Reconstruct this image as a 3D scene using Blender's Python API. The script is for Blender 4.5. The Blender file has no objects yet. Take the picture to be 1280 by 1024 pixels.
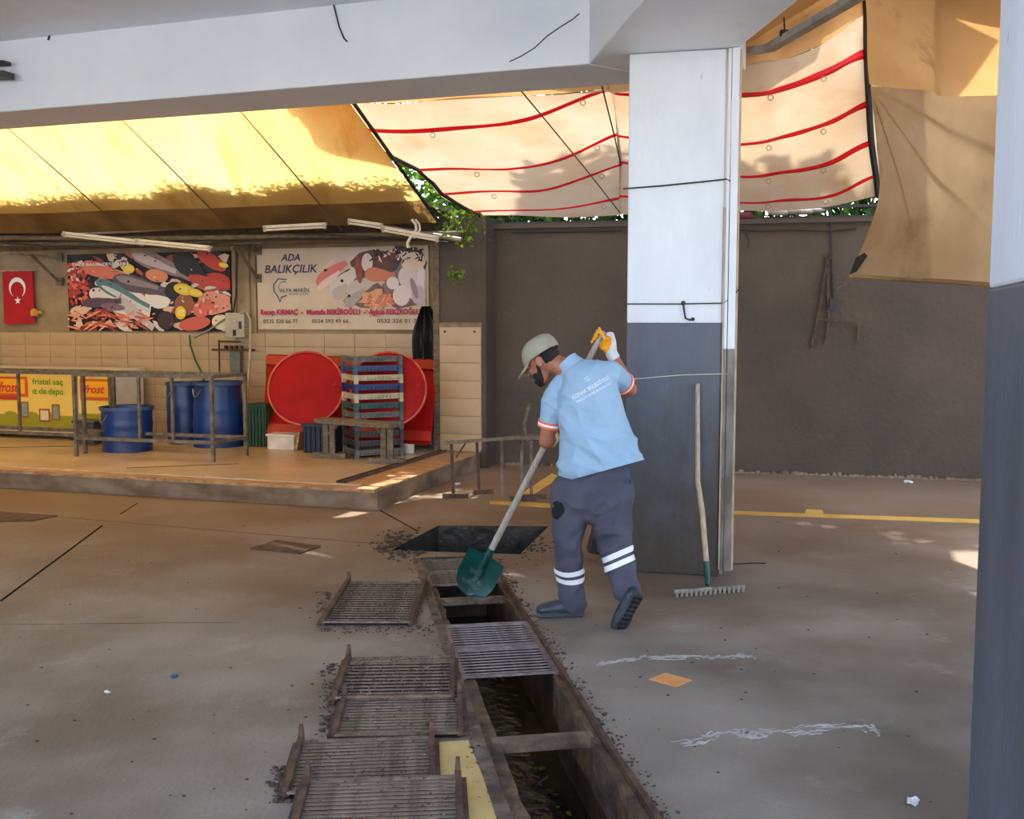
import bpy, bmesh, math, random
from math import sin, cos, pi, radians, atan, atan2, sqrt
from mathutils import Vector, Matrix, noise, Quaternion
from mathutils.geometry import tessellate_polygon
from mathutils.bvhtree import BVHTree
random.seed(7)
scene = bpy.context.scene
COL = scene.collection
V = Vector

# ------------------------------------------------------------------ camera, sky, sun, exposure
EYE = 1.65; FPX = 1292.0; PITCH = atan(112 / FPX)
cam = bpy.data.cameras.new('camera'); camo = bpy.data.objects.new('camera', cam); COL.objects.link(camo)
cam.sensor_width = 36; cam.lens = FPX / 1280 * 36; cam.clip_end = 200
camo.location = (0, 0, EYE); camo.rotation_euler = (pi / 2 - PITCH, 0, 0)
scene.camera = camo
scene.view_settings.view_transform = 'Standard'; scene.view_settings.look = 'None'
scene.view_settings.gamma = 1; scene.view_settings.use_curve_mapping = False
scene.view_settings.exposure = 0.68
SUN_EL, SUN_AZ = 58, 12      # sun stands beyond the back wall, a little to the right
world = bpy.data.worlds.new('sky'); scene.world = world; world.use_nodes = True
wn = world.node_tree.nodes; wl = world.node_tree.links
sky = wn.new('ShaderNodeTexSky'); sky.sky_type = 'NISHITA'; sky.sun_disc = False
sky.sun_elevation = radians(SUN_EL); sky.sun_rotation = radians(SUN_AZ)
sky.air_density = 1.0; sky.dust_density = 2.5; sky.ozone_density = 1.0
bgn = wn['Background']; bgn.inputs[1].default_value = 0.55
wl.new(sky.outputs[0], bgn.inputs[0])
sl = bpy.data.lights.new('sun', 'SUN'); sl.energy = 7.0; sl.angle = radians(0.9); sl.color = (1, .93, .82)
so = bpy.data.objects.new('sun', sl); COL.objects.link(so)
sd = V((sin(radians(SUN_AZ)) * cos(radians(SUN_EL)), cos(radians(SUN_AZ)) * cos(radians(SUN_EL)), sin(radians(SUN_EL))))
so.rotation_euler = sd.to_track_quat('Z', 'Y').to_euler(); so.location = (2, 20, 20)

# ------------------------------------------------------------------ measuring: photograph -> real coordinates
def ray(x, y):
    a = (x - 640) / FPX; b = (512 - y) / FPX
    return V((a, cos(PITCH) + b * sin(PITCH), -sin(PITCH) + b * cos(PITCH)))
def F(x, y, z=0.0):
    d = ray(x, y); t = (z - EYE) / d.z
    return V((d.x * t, d.y * t, z))
def P(x, y, Y):
    d = ray(x, y); t = Y / d.y
    return V((d.x * t, Y, EYE + d.z * t))
TH = radians(17.4)
AX = V((cos(TH), -sin(TH), 0)); BX = V((sin(TH), cos(TH), 0)); O0 = F(473, 635)
def RL(a, b, z=0.0): return O0 + AX * a + BX * b + V((0, 0, z))
def toR(p):
    d = p - O0; return V((d.dot(AX), d.dot(BX), p.z))
def W(x, y, bb):
    d = ray(x, y); n = O0.dot(BX) + bb; t = n / d.dot(BX)
    p = d * t; p.z += EYE; return toR(p)          # (a, b, z) in the shop's own axes
WALLN = V((1.48, 6.4, 0)).normalized()             # back wall: from (-.5,11.83) to (5.9,10.35)
def BW(x, y, off=0.0):
    d = ray(x, y); n = V((-.5, 11.83, 0)).dot(WALLN) - off; t = n / d.dot(WALLN)
    p = d * t; p.z += EYE; return p

# ------------------------------------------------------------------ mesh helpers
class MB:
    def __init__(s): s.v = []; s.f = []; s.m = []; s.c = []
    def add(s, vs, fs, mi=0, col=None):
        k = len(s.v); s.v += [tuple(v) for v in vs]
        for f in fs:
            s.f.append([i + k for i in f]); s.m.append(mi); s.c.append(col or (1, 1, 1))
        return s
    def box(s, c, size, rot=None, mi=0, col=None, taper=1.0):
        c = V(c); hx, hy, hz = size[0] / 2, size[1] / 2, size[2] / 2
        vs = []
        for z in (-1, 1):
            t = taper if z > 0 else 1
            for x, y in ((-1, -1), (1, -1), (1, 1), (-1, 1)):
                p = V((x * hx * t, y * hy * t, z * hz))
                if rot is not None: p = rot @ p
                vs.append(c + p)
        return s.add(vs, [(3, 2, 1, 0), (4, 5, 6, 7), (0, 1, 5, 4), (1, 2, 6, 5), (2, 3, 7, 6), (3, 0, 4, 7)], mi, col)
    def bar(s, p0, p1, w, h=None, mi=0, up=V((0, 0, 1)), col=None):
        p0, p1 = V(p0), V(p1); h = h or w; d = (p1 - p0); L = d.length; d.normalize()
        u = up - d * up.dot(d)
        if u.length < 1e-3: u = V((0, 1, 0)) - d * d.y
        u.normalize(); r = d.cross(u)
        R = Matrix((r, d, u)).transposed()
        return s.box((p0 + p1) / 2, (w, L, h), R, mi, col)
    def tube(s, pts, r, n=8, mi=0, closed=True, col=None):
        pts = [V(p) for p in pts]; N = len(pts)
        rr = r if isinstance(r, (list, tuple)) else [r] * N
        ref = V((0, 0, 1)); rings = []; pu = None
        for i, p in enumerate(pts):
            d = (pts[min(i + 1, N - 1)] - pts[max(i - 1, 0)]).normalized()
            u = (pu if pu is not None else (ref if abs(d.z) < .9 else V((1, 0, 0))))
            u = (u - d * u.dot(d)).normalized(); pu = u; w = d.cross(u)
            rings.append([p + (u * cos(2 * pi * k / n) + w * sin(2 * pi * k / n)) * rr[i] for k in range(n)])
        vs = [q for ring in rings for q in ring]; fs = []
        for i in range(N - 1):
            for k in range(n):
                a, b = i * n + k, i * n + (k + 1) % n
                fs.append((a, a + n, b + n, b))
        if closed: fs += [tuple(range(n)), tuple(range((N - 1) * n, N * n))[::-1]]
        return s.add(vs, fs, mi, col)
    def lathe(s, prof, c=(0, 0, 0), n=24, mi=0, R=None, col=None):
        c = V(c); vs = []; fs = []
        for (r, z) in prof:
            for k in range(n):
                p = V((r * cos(2 * pi * k / n), r * sin(2 * pi * k / n), z))
                if R is not None: p = R @ p
                vs.append(c + p)
        for i in range(len(prof) - 1):
            for k in range(n):
                a, b = i * n + k, i * n + (k + 1) % n
                fs.append((a, b, b + n, a + n))
        return s.add(vs, fs, mi, col)
    def prism(s, pts, d, mi=0, col=None):
        n = len(pts); pts = [V(p) for p in pts]; d = V(d)
        vs = pts + [p + d for p in pts]
        fs = [tuple(range(n))[::-1], tuple(range(n, 2 * n))] + [(i, (i + 1) % n, n + (i + 1) % n, n + i) for i in range(n)]
        return s.add(vs, fs, mi, col)
    def ell(s, c, r, R=None, nu=14, nv=9, mi=0, col=None):
        c = V(c); vs = []; fs = []
        for j in range(nv + 1):
            t = pi * j / nv
            for k in range(nu):
                a = 2 * pi * k / nu
                p = V((r[0] * sin(t) * cos(a), r[1] * sin(t) * sin(a), r[2] * cos(t)))
                if R is not None: p = R @ p
                vs.append(c + p)
        for j in range(nv):
            for k in range(nu):
                a, b = j * nu + k, j * nu + (k + 1) % nu
                fs.append((a, a + nu, b + nu, b))
        return s.add(vs, fs, mi, col)
    def loft(s, rings, side, n=20, mi=0, cap=True):
        """rings: (centre, half width along side, half depth); ends rounded"""
        side = V(side); N = len(rings); vs = []; fs = []
        R = [(V(c), a, b) for c, a, b in rings]
        ext = []
        if cap:
            d = (R[0][0] - R[1][0]).normalized(); m = min(R[0][1], R[0][2])
            for k in (.97, .75, .3): ext.append((R[0][0] + d * m * sin(math.acos(k)), R[0][1] * k, R[0][2] * k))
            ext = ext[::-1]
            d = (R[-1][0] - R[-2][0]).normalized(); m = min(R[-1][1], R[-1][2]); e2 = []
            for k in (.97, .75, .3): e2.append((R[-1][0] + d * m * sin(math.acos(k)), R[-1][1] * k, R[-1][2] * k))
            R = ext + R + e2
        N = len(R)
        for i, (c, a, b) in enumerate(R):
            d = (R[min(i + 1, N - 1)][0] - R[max(i - 1, 0)][0]).normalized()
            u = (side - d * side.dot(d)).normalized(); w = d.cross(u)
            for k in range(n):
                t = 2 * pi * k / n; vs.append(c + u * a * cos(t) + w * b * sin(t))
        for i in range(N - 1):
            for k in range(n):
                a, b = i * n + k, i * n + (k + 1) % n
                fs.append((a, a + n, b + n, b))
        fs += [tuple(range(n)), tuple(range((N - 1) * n, N * n))[::-1]]
        return s.add(vs, fs, mi)
    def mesh(s, name, mats, smooth=False):
        me = bpy.data.meshes.new(name); me.from_pydata(s.v, [], s.f)
        for m in (mats if isinstance(mats, (list, tuple)) else [mats]): me.materials.append(m)
        me.polygons.foreach_set('material_index', s.m)
        if any(c != (1, 1, 1) for c in s.c):
            at = me.color_attributes.new('Print', 'FLOAT_COLOR', 'CORNER'); i = 0
            for p, c in zip(me.polygons, s.c):
                for _ in p.loop_indices: at.data[i].color = (*c, 1); i += 1
        bm = bmesh.new(); bm.from_mesh(me); bmesh.ops.recalc_face_normals(bm, faces=bm.faces); bm.to_mesh(me); bm.free()
        if smooth:
            me.polygons.foreach_set('use_smooth', [True] * len(me.polygons))
            try: me.set_sharp_from_angle(angle=radians(40))
            except Exception: pass
        me.update(); return me
    def build(s, name, mats, parent=None, smooth=False, world=False, bevel=0):
        if world and parent is not None:
            inv = parent.matrix_world_i if hasattr(parent, 'matrix_world_i') else None
            M = Matrix.LocRotScale(parent.location, parent.rotation_euler, None).inverted()
            s.v = [tuple(M @ V(v)) for v in s.v]
        me = s.mesh(name, mats, smooth); o = bpy.data.objects.new(name, me); COL.objects.link(o)
        if parent is not None: o.parent = parent
        if bevel:
            b = o.modifiers.new('edge', 'BEVEL'); b.width = bevel; b.segments = 2; b.limit_method = 'ANGLE'
        return o
def tag(o, label=None, cat=None, group=None, kind=None):
    if label: o['label'] = label
    if cat: o['category'] = cat
    if group: o['group'] = group
    if kind: o['kind'] = kind
    return o
def thing(name, label, cat, loc=(0, 0, 0), rz=0.0, group=None):
    o = bpy.data.objects.new(name, None); COL.objects.link(o); o.empty_display_size = .1
    o.location = loc; o.rotation_euler = (0, 0, rz); return tag(o, label, cat, group)
def room(name, label, cat, a, b, z=0.0, group=None, rz=0.0): return thing(name, label, cat, RL(a, b, z), -TH + rz, group)
def link(name, me, parent, loc=(0, 0, 0), rot=(0, 0, 0)):
    o = bpy.data.objects.new(name, me); COL.objects.link(o); o.parent = parent; o.location = loc; o.rotation_euler = rot; return o
def dup(root, loc, rz, label, group=None):
    r = root.copy(); COL.objects.link(r); r.location = loc; r.rotation_euler = (0, 0, rz); r['label'] = label
    if group: r['group'] = group
    for ch in list(root.children):
        c = ch.copy(); COL.objects.link(c); c.parent = r
        for g in list(ch.children):
            d = g.copy(); COL.objects.link(d); d.parent = c
    return r

# ------------------------------------------------------------------ materials
def srgb(r, g, b):
    f = lambda c: (c / 255 / 12.92) if c / 255 < .04045 else ((c / 255 + .055) / 1.055) ** 2.4
    return (f(r), f(g), f(b))
def mat(name, c1, c2=None, scale=6, rough=.7, metal=0, bump=0.0, bscale=None, stretch=(1, 1, 1), spots=None, spot_scale=3, spot_lo=.6, spot_hi=.7, spec=.5, transl=0.0, alpha=None, detail=6, lo=.35, hi=.65):
    m = bpy.data.materials.new(name); m.use_nodes = True; nt = m.node_tree; N = nt.nodes; L = nt.links
    b = N['Principled BSDF']; b.inputs['Roughness'].default_value = rough; b.inputs['Metallic'].default_value = metal
    b.inputs['Specular IOR Level'].default_value = spec
    tc = N.new('ShaderNodeTexCoord'); mp = N.new('ShaderNodeMapping'); mp.inputs['Scale'].default_value = stretch
    L.new(tc.outputs['Object'], mp.inputs[0])
    out = None
    c2 = c2 or c1
    no = N.new('ShaderNodeTexNoise'); no.inputs['Scale'].default_value = scale; no.inputs['Detail'].default_value = detail
    L.new(mp.outputs[0], no.inputs[0])
    mr = N.new('ShaderNodeMapRange'); mr.inputs[1].default_value = lo; mr.inputs[2].default_value = hi; L.new(no.outputs[0], mr.inputs[0])
    mx = N.new('ShaderNodeMix'); mx.data_type = 'RGBA'; mx.inputs[6].default_value = (*c1, 1); mx.inputs[7].default_value = (*c2, 1)
    L.new(mr.outputs[0], mx.inputs[0]); out = mx.outputs[2]
    if spots:
        n2 = N.new('ShaderNodeTexNoise'); n2.inputs['Scale'].default_value = spot_scale; n2.inputs['Detail'].default_value = 8; n2.inputs['Roughness'].default_value = .65
        L.new(mp.outputs[0], n2.inputs[0])
        m2 = N.new('ShaderNodeMapRange'); m2.inputs[1].default_value = spot_lo; m2.inputs[2].default_value = spot_hi; L.new(n2.outputs[0], m2.inputs[0])
        x2 = N.new('ShaderNodeMix'); x2.data_type = 'RGBA'; x2.inputs[7].default_value = (*spots, 1)
        L.new(m2.outputs[0], x2.inputs[0]); L.new(out, x2.inputs[6]); out = x2.outputs[2]
    L.new(out, b.inputs['Base Color'])
    if bump:
        n3 = N.new('ShaderNodeTexNoise'); n3.inputs['Scale'].default_value = bscale or scale * 4; n3.inputs['Detail'].default_value = 8
        L.new(mp.outputs[0], n3.inputs[0]); bp = N.new('ShaderNodeBump'); bp.inputs['Strength'].default_value = bump; bp.inputs['Distance'].default_value = .02
        L.new(n3.outputs[0], bp.inputs['Height']); L.new(bp.outputs[0], b.inputs['Normal'])
    if transl:
        tr = N.new('ShaderNodeBsdfTranslucent'); L.new(out, tr.inputs[0]); ms = N.new('ShaderNodeMixShader'); ms.inputs[0].default_value = transl
        L.new(b.outputs[0], ms.inputs[1]); L.new(tr.outputs[0], ms.inputs[2]); L.new(ms.outputs[0], N['Material Output'].inputs[0])
    m['out'] = 0
    return m
def printmat(name, rough=.5):
    m = bpy.data.materials.new(name); m.use_nodes = True; N = m.node_tree.nodes; L = m.node_tree.links
    a = N.new('ShaderNodeVertexColor'); a.layer_name = 'Print'; b = N['Principled BSDF']; b.inputs['Roughness'].default_value = rough
    L.new(a.outputs[0], b.inputs['Base Color']); return m
S = srgb
M = {}
M['concrete'] = mat('concrete_floor', S(146, 136, 121), S(106, 95, 81), .9, .58, bump=.25, bscale=40, detail=12, lo=.38, hi=.62, spots=S(166, 158, 146), spot_scale=2.6, spot_lo=.58, spot_hi=.85, spec=.35)
M['joint'] = mat('joint_dirt', S(52, 42, 33), S(70, 58, 46), 8, .9)
M['white_paint'] = mat('white_paint', S(238, 243, 248), S(226, 232, 240), 1.5, .55, bump=.12, bscale=25, spots=S(165, 165, 165), spot_scale=5, spot_lo=.66, spot_hi=.8)
M['pillar_white'] = mat('pillar_white_paint', S(232, 237, 242), S(220, 226, 232), 3, .6, bump=.2, bscale=25, stretch=(1, 1, .4), spots=S(120, 116, 112), spot_scale=9, spot_lo=.67, spot_hi=.78)
M['pillar_grey'] = mat('pillar_grey_paint', S(92, 98, 110), S(78, 82, 90), 3, .5, bump=.25, bscale=30, stretch=(1, 1, .35), spots=S(150, 150, 150), spot_scale=22, spot_lo=.7, spot_hi=.76)
M['beam'] = mat('beam_paint', S(234, 241, 248), S(222, 230, 240), 1.2, .6, bump=.15, bscale=18, spots=S(150, 155, 165), spot_scale=4, spot_lo=.7, spot_hi=.85)
M['dark_wall'] = mat('dark_wall_paint', S(78, 65, 52), S(63, 52, 42), 1.4, .6, bump=.3, bscale=20, spots=S(98, 86, 72), spot_scale=6, spot_lo=.68, spot_hi=.8)
M['plaster'] = mat('old_plaster', S(166, 146, 114), S(132, 112, 84), 2, .8, bump=.3, bscale=18, spots=S(110, 90, 66), spot_scale=4, spot_lo=.62, spot_hi=.78)
M['tile'] = mat('cream_wall_tile', S(186, 162, 126), S(172, 144, 106), 2, .3, spots=S(160, 130, 90), spot_scale=6, spot_lo=.7, spot_hi=.85)
M['grout'] = mat('grout', S(150, 134, 108), S(120, 104, 80), 9, .9)
M['platform'] = mat('platform_tiles', S(196, 172, 136), S(170, 144, 108), 1.8, .35, bump=.08, spots=S(120, 92, 62), spot_scale=3, spot_lo=.62, spot_hi=.85)
M['plat_side'] = mat('stained_concrete', S(138, 116, 90), S(98, 74, 50), 3, .75, bump=.4, bscale=20, stretch=(1, 1, 2))
M['wood_edge'] = mat('worn_wood_edge', S(196, 150, 98), S(140, 96, 56), 5, .6, bump=.3, stretch=(1, 6, 6))
M['mud'] = mat('wet_mud', S(84, 66, 48), S(38, 30, 22), 5, .55, bump=.9, bscale=14, spots=S(96, 76, 54), spot_scale=8, spot_lo=.56, spot_hi=.75)
M['drain_lip'] = mat('muddy_drain_lip', S(120, 104, 86), S(70, 56, 42), 9, .8, bump=.7, bscale=40)
M['ledge'] = mat('brown_silted_ledge', S(110, 88, 64), S(62, 47, 34), 9, .85, bump=.8, bscale=40)
M['iron'] = mat('muddy_iron', S(138, 122, 104), S(102, 86, 70), 14, .6, .25, bump=.5, bscale=60, spots=S(104, 68, 44), spot_scale=10, spot_lo=.66, spot_hi=.8)
M['iron_rust'] = mat('rusty_iron', S(104, 78, 60), S(68, 52, 42), 12, .75, .2, bump=.5, bscale=60)
M['iron_clean'] = mat('worn_purplish_iron', S(152, 142, 140), S(116, 104, 100), 14, .5, .4, bump=.3, bscale=60)
M['galv'] = mat('galvanised_frame', S(128, 116, 98), S(92, 80, 64), 12, .5, .3, bump=.2)
M['steel'] = mat('light_metal', S(176, 172, 162), S(148, 142, 130), 10, .4, .5)
M['wood'] = mat('ash_handle', S(196, 176, 148), S(168, 146, 116), 10, .6, stretch=(6, 6, 1), bump=.1)
M['wood_pale'] = mat('pale_worn_handle', S(176, 168, 156), S(150, 140, 126), 10, .6, stretch=(6, 6, 1), bump=.1)
M['greywood'] = mat('grey_weathered_wood', S(128, 112, 88), S(96, 82, 62), 9, .8, bump=.5, stretch=(1, 4, 4))
M['red'] = mat('red_paint', S(166, 8, 5), S(146, 7, 5), 4, .6, spec=.2, spots=S(186, 50, 34), spot_scale=5, spot_lo=.66, spot_hi=.8)
M['red_dark'] = mat('brick_red_paint', S(190, 50, 26), S(160, 36, 18), 4, .5)
M['red_rim'] = mat('worn_red_rim', S(205, 96, 60), S(170, 50, 30), 8, .6)
M['blue'] = mat('blue_plastic', S(18, 56, 116), S(13, 42, 92), 3, .35, bump=.05)
M['blue_lite'] = mat('dusty_blue_plastic', S(60, 92, 130), S(36, 66, 112), 5, .5)
M['navy'] = mat('navy_plastic', S(30, 42, 66), S(20, 28, 44), 5, .5)
M['green_pl'] = mat('dark_green_plastic', S(36, 74, 46), S(26, 54, 34), 5, .5)
M['teal_pl'] = mat('teal_plastic', S(46, 92, 88), S(34, 70, 70), 6, .5)
M['grey_pl'] = mat('grey_plastic', S(112, 112, 104), S(86, 86, 80), 6, .6)
M['dkgrey_pl'] = mat('dark_grey_plastic', S(74, 72, 70), S(52, 50, 50), 6, .6)
M['cream_pl'] = mat('cream_plastic', S(198, 188, 160), S(170, 156, 124), 6, .5)
M['foam'] = mat('white_foam', S(232, 224, 208), S(206, 192, 170), 6, .8, bump=.2)
M['white_pl'] = mat('white_plastic', S(226, 222, 210), S(208, 200, 184), 4, .4)
M['black'] = mat('black_rubber', S(26, 26, 28), S(16, 16, 18), 8, .6, bump=.2)
M['cable'] = mat('dark_cable', S(40, 36, 32), None, 8, .6)
M['cable_lite'] = mat('pale_hose', S(200, 184, 140), S(170, 150, 106), 8, .5)
M['hose_green'] = mat('green_hose', S(34, 74, 44), None, 8, .5)
M['yellow_paint'] = mat('yellow_floor_paint', S(212, 168, 74), S(186, 146, 66), 5, .7, spots=S(140, 124, 98), spot_scale=9, spot_lo=.58, spot_hi=.72)
M['yellow_old'] = mat('faded_yellow_paint', S(206, 178, 112), S(186, 158, 96), 6, .7, bump=.1, spots=S(150, 130, 96), spot_scale=14, spot_lo=.62, spot_hi=.72)
M['chalk'] = mat('white_scrape', S(190, 186, 178), S(158, 152, 142), 14, .8)
M['tarp_y'] = mat('yellow_translucent_tarp', S(238, 200, 122), S(230, 184, 102), 1.0, .6, transl=.42, spots=S(206, 142, 52), spot_scale=1.6, spot_lo=.55, spot_hi=.8, stretch=(2.2, .5, .5), spec=.2)
M['tarp_shaded'] = mat('yellow_tarp_painted_shade', S(150, 118, 66), S(112, 86, 46), 2, .8, transl=.3)  # browner colour stands in for shade at the tarp foot
M['tarp_s'] = mat('beige_awning_canvas', S(206, 188, 164), S(194, 168, 136), 1.2, .75, transl=.3, spots=S(190, 150, 112), spot_scale=1.6, spot_lo=.5, spot_hi=.8, stretch=(1, 1, 2.2), spec=.15)
M['tarp_o'] = mat('ochre_canvas', S(212, 172, 116), S(194, 150, 96), 1.4, .75, transl=.35, spots=S(140, 96, 52), spot_scale=2.0, spot_lo=.58, spot_hi=.8, spec=.15)
M['tarp_b'] = mat('dirty_beige_canvas', S(194, 168, 132), S(168, 142, 106), 1.4, .75, transl=.3, spots=S(120, 92, 60), spot_scale=1.6, spot_lo=.56, spot_hi=.8, spec=.15)
M['red_tape'] = mat('red_webbing', S(236, 16, 36), S(214, 12, 30), 5, .6, transl=.35)
M['leaf'] = mat('vine_leaf', S(118, 150, 40), S(70, 104, 30), 5, .5, transl=.5)
M['leaf_dk'] = mat('hedge_leaf', S(96, 150, 34), S(48, 90, 24), 3, .5, transl=.45)
M['stem'] = mat('dry_stem', S(96, 78, 54), None, 8, .8)
M['pit'] = mat('black_sludge', S(48, 44, 34), S(20, 20, 16), 5, .5, bump=.8, bscale=12)
M['water'] = mat('black_drain_water', S(12, 13, 11), S(26, 26, 18), 5, .12, bump=.35, bscale=16, spec=.6)
M['dirt'] = mat('dark_soil', S(88, 72, 56), S(58, 46, 36), 20, .9, bump=.5)
M['dirt_dk'] = mat('wet_black_soil', S(22, 18, 14), S(12, 10, 8), 14, .8, bump=.4)
M['grit'] = mat('pale_grit', S(150, 140, 122), S(100, 90, 76), 20, .9)
M['card'] = mat('orange_card', S(226, 158, 92), S(214, 144, 80), 6, .7)
M['paper'] = mat('white_paper', S(226, 226, 224), S(206, 206, 204), 10, .7)
M['skin'] = mat('tanned_skin', S(176, 116, 88), S(158, 98, 72), 9, .5, bump=.08, bscale=60)
M['shirt'] = mat('light_blue_pique', S(158, 188, 210), S(148, 178, 202), 6, .8, bump=.15, bscale=180)
M['trousers'] = mat('slate_work_trousers', S(80, 80, 93), S(68, 67, 80), 7, .85, bump=.2, bscale=150)
M['trouser_patch'] = mat('black_knit_patch', S(18, 17, 20), None, 8, .9)
M['reflect'] = mat('reflective_tape', S(248, 246, 246), S(240, 238, 238), 8, .35)
M['orange_tape'] = mat('orange_reflective_tape', S(246, 120, 86), S(240, 104, 70), 10, .5)
M['cap'] = mat('khaki_cotton', S(168, 162, 142), S(150, 144, 124), 8, .85, bump=.2, bscale=120)
M['hair'] = mat('black_hair', S(30, 24, 22), S(20, 16, 15), 40, .7, bump=.6, bscale=200)
M['boot'] = mat('dark_teal_boot', S(54, 66, 74), S(38, 46, 52), 10, .4, bump=.2)
M['sole'] = mat('grey_green_sole', S(74, 82, 84), S(52, 58, 60), 12, .7, bump=.4)
M['glove_y'] = mat('yellow_latex_glove', S(244, 166, 20), S(228, 144, 14), 12, .4, bump=.3, bscale=80)
M['glove_w'] = mat('white_knit_cuff', S(222, 220, 222), S(204, 202, 204), 20, .9, bump=.3, bscale=200)
M['shovel'] = mat('dark_green_shovel', S(20, 82, 74), S(14, 58, 54), 6, .35, .2, bump=.1, spots=S(90, 110, 100), spot_scale=7, spot_lo=.6, spot_hi=.75)
M['eye'] = mat('eye_white', S(220, 215, 210), None, 4, .2)
M['print'] = printmat('printed_banner'); M['print_gloss'] = printmat('printed_freezer_skin', .35)
M['navy_ink'] = mat('navy_ink', S(50, 40, 96), None, 4, .5); M['teal_ink'] = mat('teal_ink', S(60, 110, 116), None, 4, .5)
M['magenta_ink'] = mat('magenta_ink', S(176, 20, 84), None, 4, .5); M['grey_ink'] = mat('grey_ink', S(70, 66, 66), None, 4, .5)
M['white_ink'] = mat('white_ink', S(232, 236, 240), None, 4, .6); M['green_ink'] = mat('green_ink', S(70, 140, 30), None, 4, .5)
M['red_ink'] = mat('red_ink', S(196, 40, 30), None, 4, .5)
M['flag_red'] = mat('flag_red_cloth', S(186, 20, 36), S(168, 16, 30), 4, .8)
M['tube_glass'] = mat('unlit_fluorescent_tube', S(214, 208, 192), None, 4, .25)
M['panel_grey'] = mat('grey_plastic_case', S(178, 172, 152), S(160, 152, 130), 5, .5)
M['rope'] = mat('thin_dark_rope', S(58, 56, 54), None, 8, .8)

# ------------------------------------------------------------------ text
def text(body, width, height, m, name='lettering', shear=0.0, bold=0.0, thick=.0015):
    cu = bpy.data.curves.new('text', 'FONT'); cu.body = body; cu.align_x = 'CENTER'; cu.align_y = 'CENTER'; cu.size = 1
    cu.extrude = 0; cu.shear = shear; cu.offset = bold; cu.resolution_u = 3
    o = bpy.data.objects.new('text', cu); COL.objects.link(o); dg = bpy.context.evaluated_depsgraph_get()
    me = bpy.data.meshes.new_from_object(o.evaluated_get(dg)); bpy.data.objects.remove(o); bpy.data.curves.remove(cu)
    xs = [v.co.x for v in me.vertices]; ys = [v.co.y for v in me.vertices]
    cx, cy = (min(xs) + max(xs)) / 2, (min(ys) + max(ys)) / 2
    sx, sy = width / (max(xs) - min(xs)), height / (max(ys) - min(ys))
    mb = MB(); vs = [((v.co.x - cx) * sx, (v.co.y - cy) * sy, 0) for v in me.vertices]
    mb.add(vs, [tuple(p.vertices) for p in me.polygons]); bpy.data.meshes.remove(me)
    mb.mat = m; mb.nm = name; return mb
def wall_text(body, parent, x, z, w, h, m, y=-.006, **k):
    """flat lettering standing in a parent's local x-z plane, facing -y"""
    mb = text(body, w, h, m, **k); mb.v = [(v[0] + x, y, v[1] + z) for v in mb.v]
    return mb.build('lettering', m, parent)

# ================================================================== SETTING
# drain frame
D0 = V((-.005, 4.74, 0)); DT = V((-.166, .986, 0)).normalized(); DS = V((DT.y, -DT.x, 0)); DRZ = atan2(DS.y, DS.x)
def D(s, t, z=0.0): return D0 + DS * s + DT * t + V((0, 0, z))
HW = .235; T0, T1 = -2.6, 2.42
pit = [F(488, 688), F(548, 657), F(686, 658), F(650, 693)]
def slot(p, q, w):
    d = (q - p).normalized(); n = V((-d.y, d.x, 0)) * w / 2
    return [p - n, q - n, q + n, p + n]
joints = [slot(F(75, 646.5), F(484, 681), .012), slot(F(0, 752), F(128, 657), .02), slot(F(-300, 784), F(300, 778), .008),
          slot(F(475, 638), F(522, 664), .02), slot(F(150, 643), F(172, 629), .014), slot(F(-120, 633), F(62, 645), .014)]
outer = [V((-16, -18, 0)), V((16, -18, 0)), V((16, 13.5, 0)), V((-16, 13.5, 0))]
drain_poly = [D(-HW, T0), D(HW, T0), D(HW, T1), D(-HW, T1)]
polys = [outer, drain_poly, pit] + joints
flat = [p for q in polys for p in q]
mb = MB(); mb.add(flat, [t for t in tessellate_polygon([[V((p.x, p.y, 0)) for p in q] for q in polys])])
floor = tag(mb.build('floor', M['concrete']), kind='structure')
N_ = M['concrete'].node_tree.nodes; L_n = M['concrete'].node_tree.links; b_ = N_['Principled BSDF']; src = b_.inputs['Base Color'].links[0].from_socket   # far yard tinted brown, mostly the tarps' warm light put into the colour
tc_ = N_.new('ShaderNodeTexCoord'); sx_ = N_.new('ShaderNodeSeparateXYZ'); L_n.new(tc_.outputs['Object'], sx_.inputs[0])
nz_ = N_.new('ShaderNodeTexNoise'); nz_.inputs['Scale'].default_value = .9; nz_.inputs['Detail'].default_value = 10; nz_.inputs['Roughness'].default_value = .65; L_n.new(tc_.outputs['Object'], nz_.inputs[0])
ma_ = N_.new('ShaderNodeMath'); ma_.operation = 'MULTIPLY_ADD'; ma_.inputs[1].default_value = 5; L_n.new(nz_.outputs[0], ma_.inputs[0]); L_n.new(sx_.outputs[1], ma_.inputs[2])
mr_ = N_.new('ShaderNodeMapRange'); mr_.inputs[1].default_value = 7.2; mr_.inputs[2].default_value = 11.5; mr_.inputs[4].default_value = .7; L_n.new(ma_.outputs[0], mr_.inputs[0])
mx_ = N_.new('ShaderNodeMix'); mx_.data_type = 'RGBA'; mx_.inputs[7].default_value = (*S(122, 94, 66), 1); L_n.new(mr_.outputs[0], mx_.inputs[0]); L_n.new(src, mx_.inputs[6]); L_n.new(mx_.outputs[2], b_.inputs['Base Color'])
for n_, q in enumerate(joints):
    mb = MB(); lo = [p - V((0, 0, .015)) for p in q]
    mb.add(q + lo, [(4, 5, 6, 7), (0, 1, 5, 4), (1, 2, 6, 5), (2, 3, 7, 6), (3, 0, 4, 7)]); mb.build('expansion_joint', M['joint'], floor)

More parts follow.
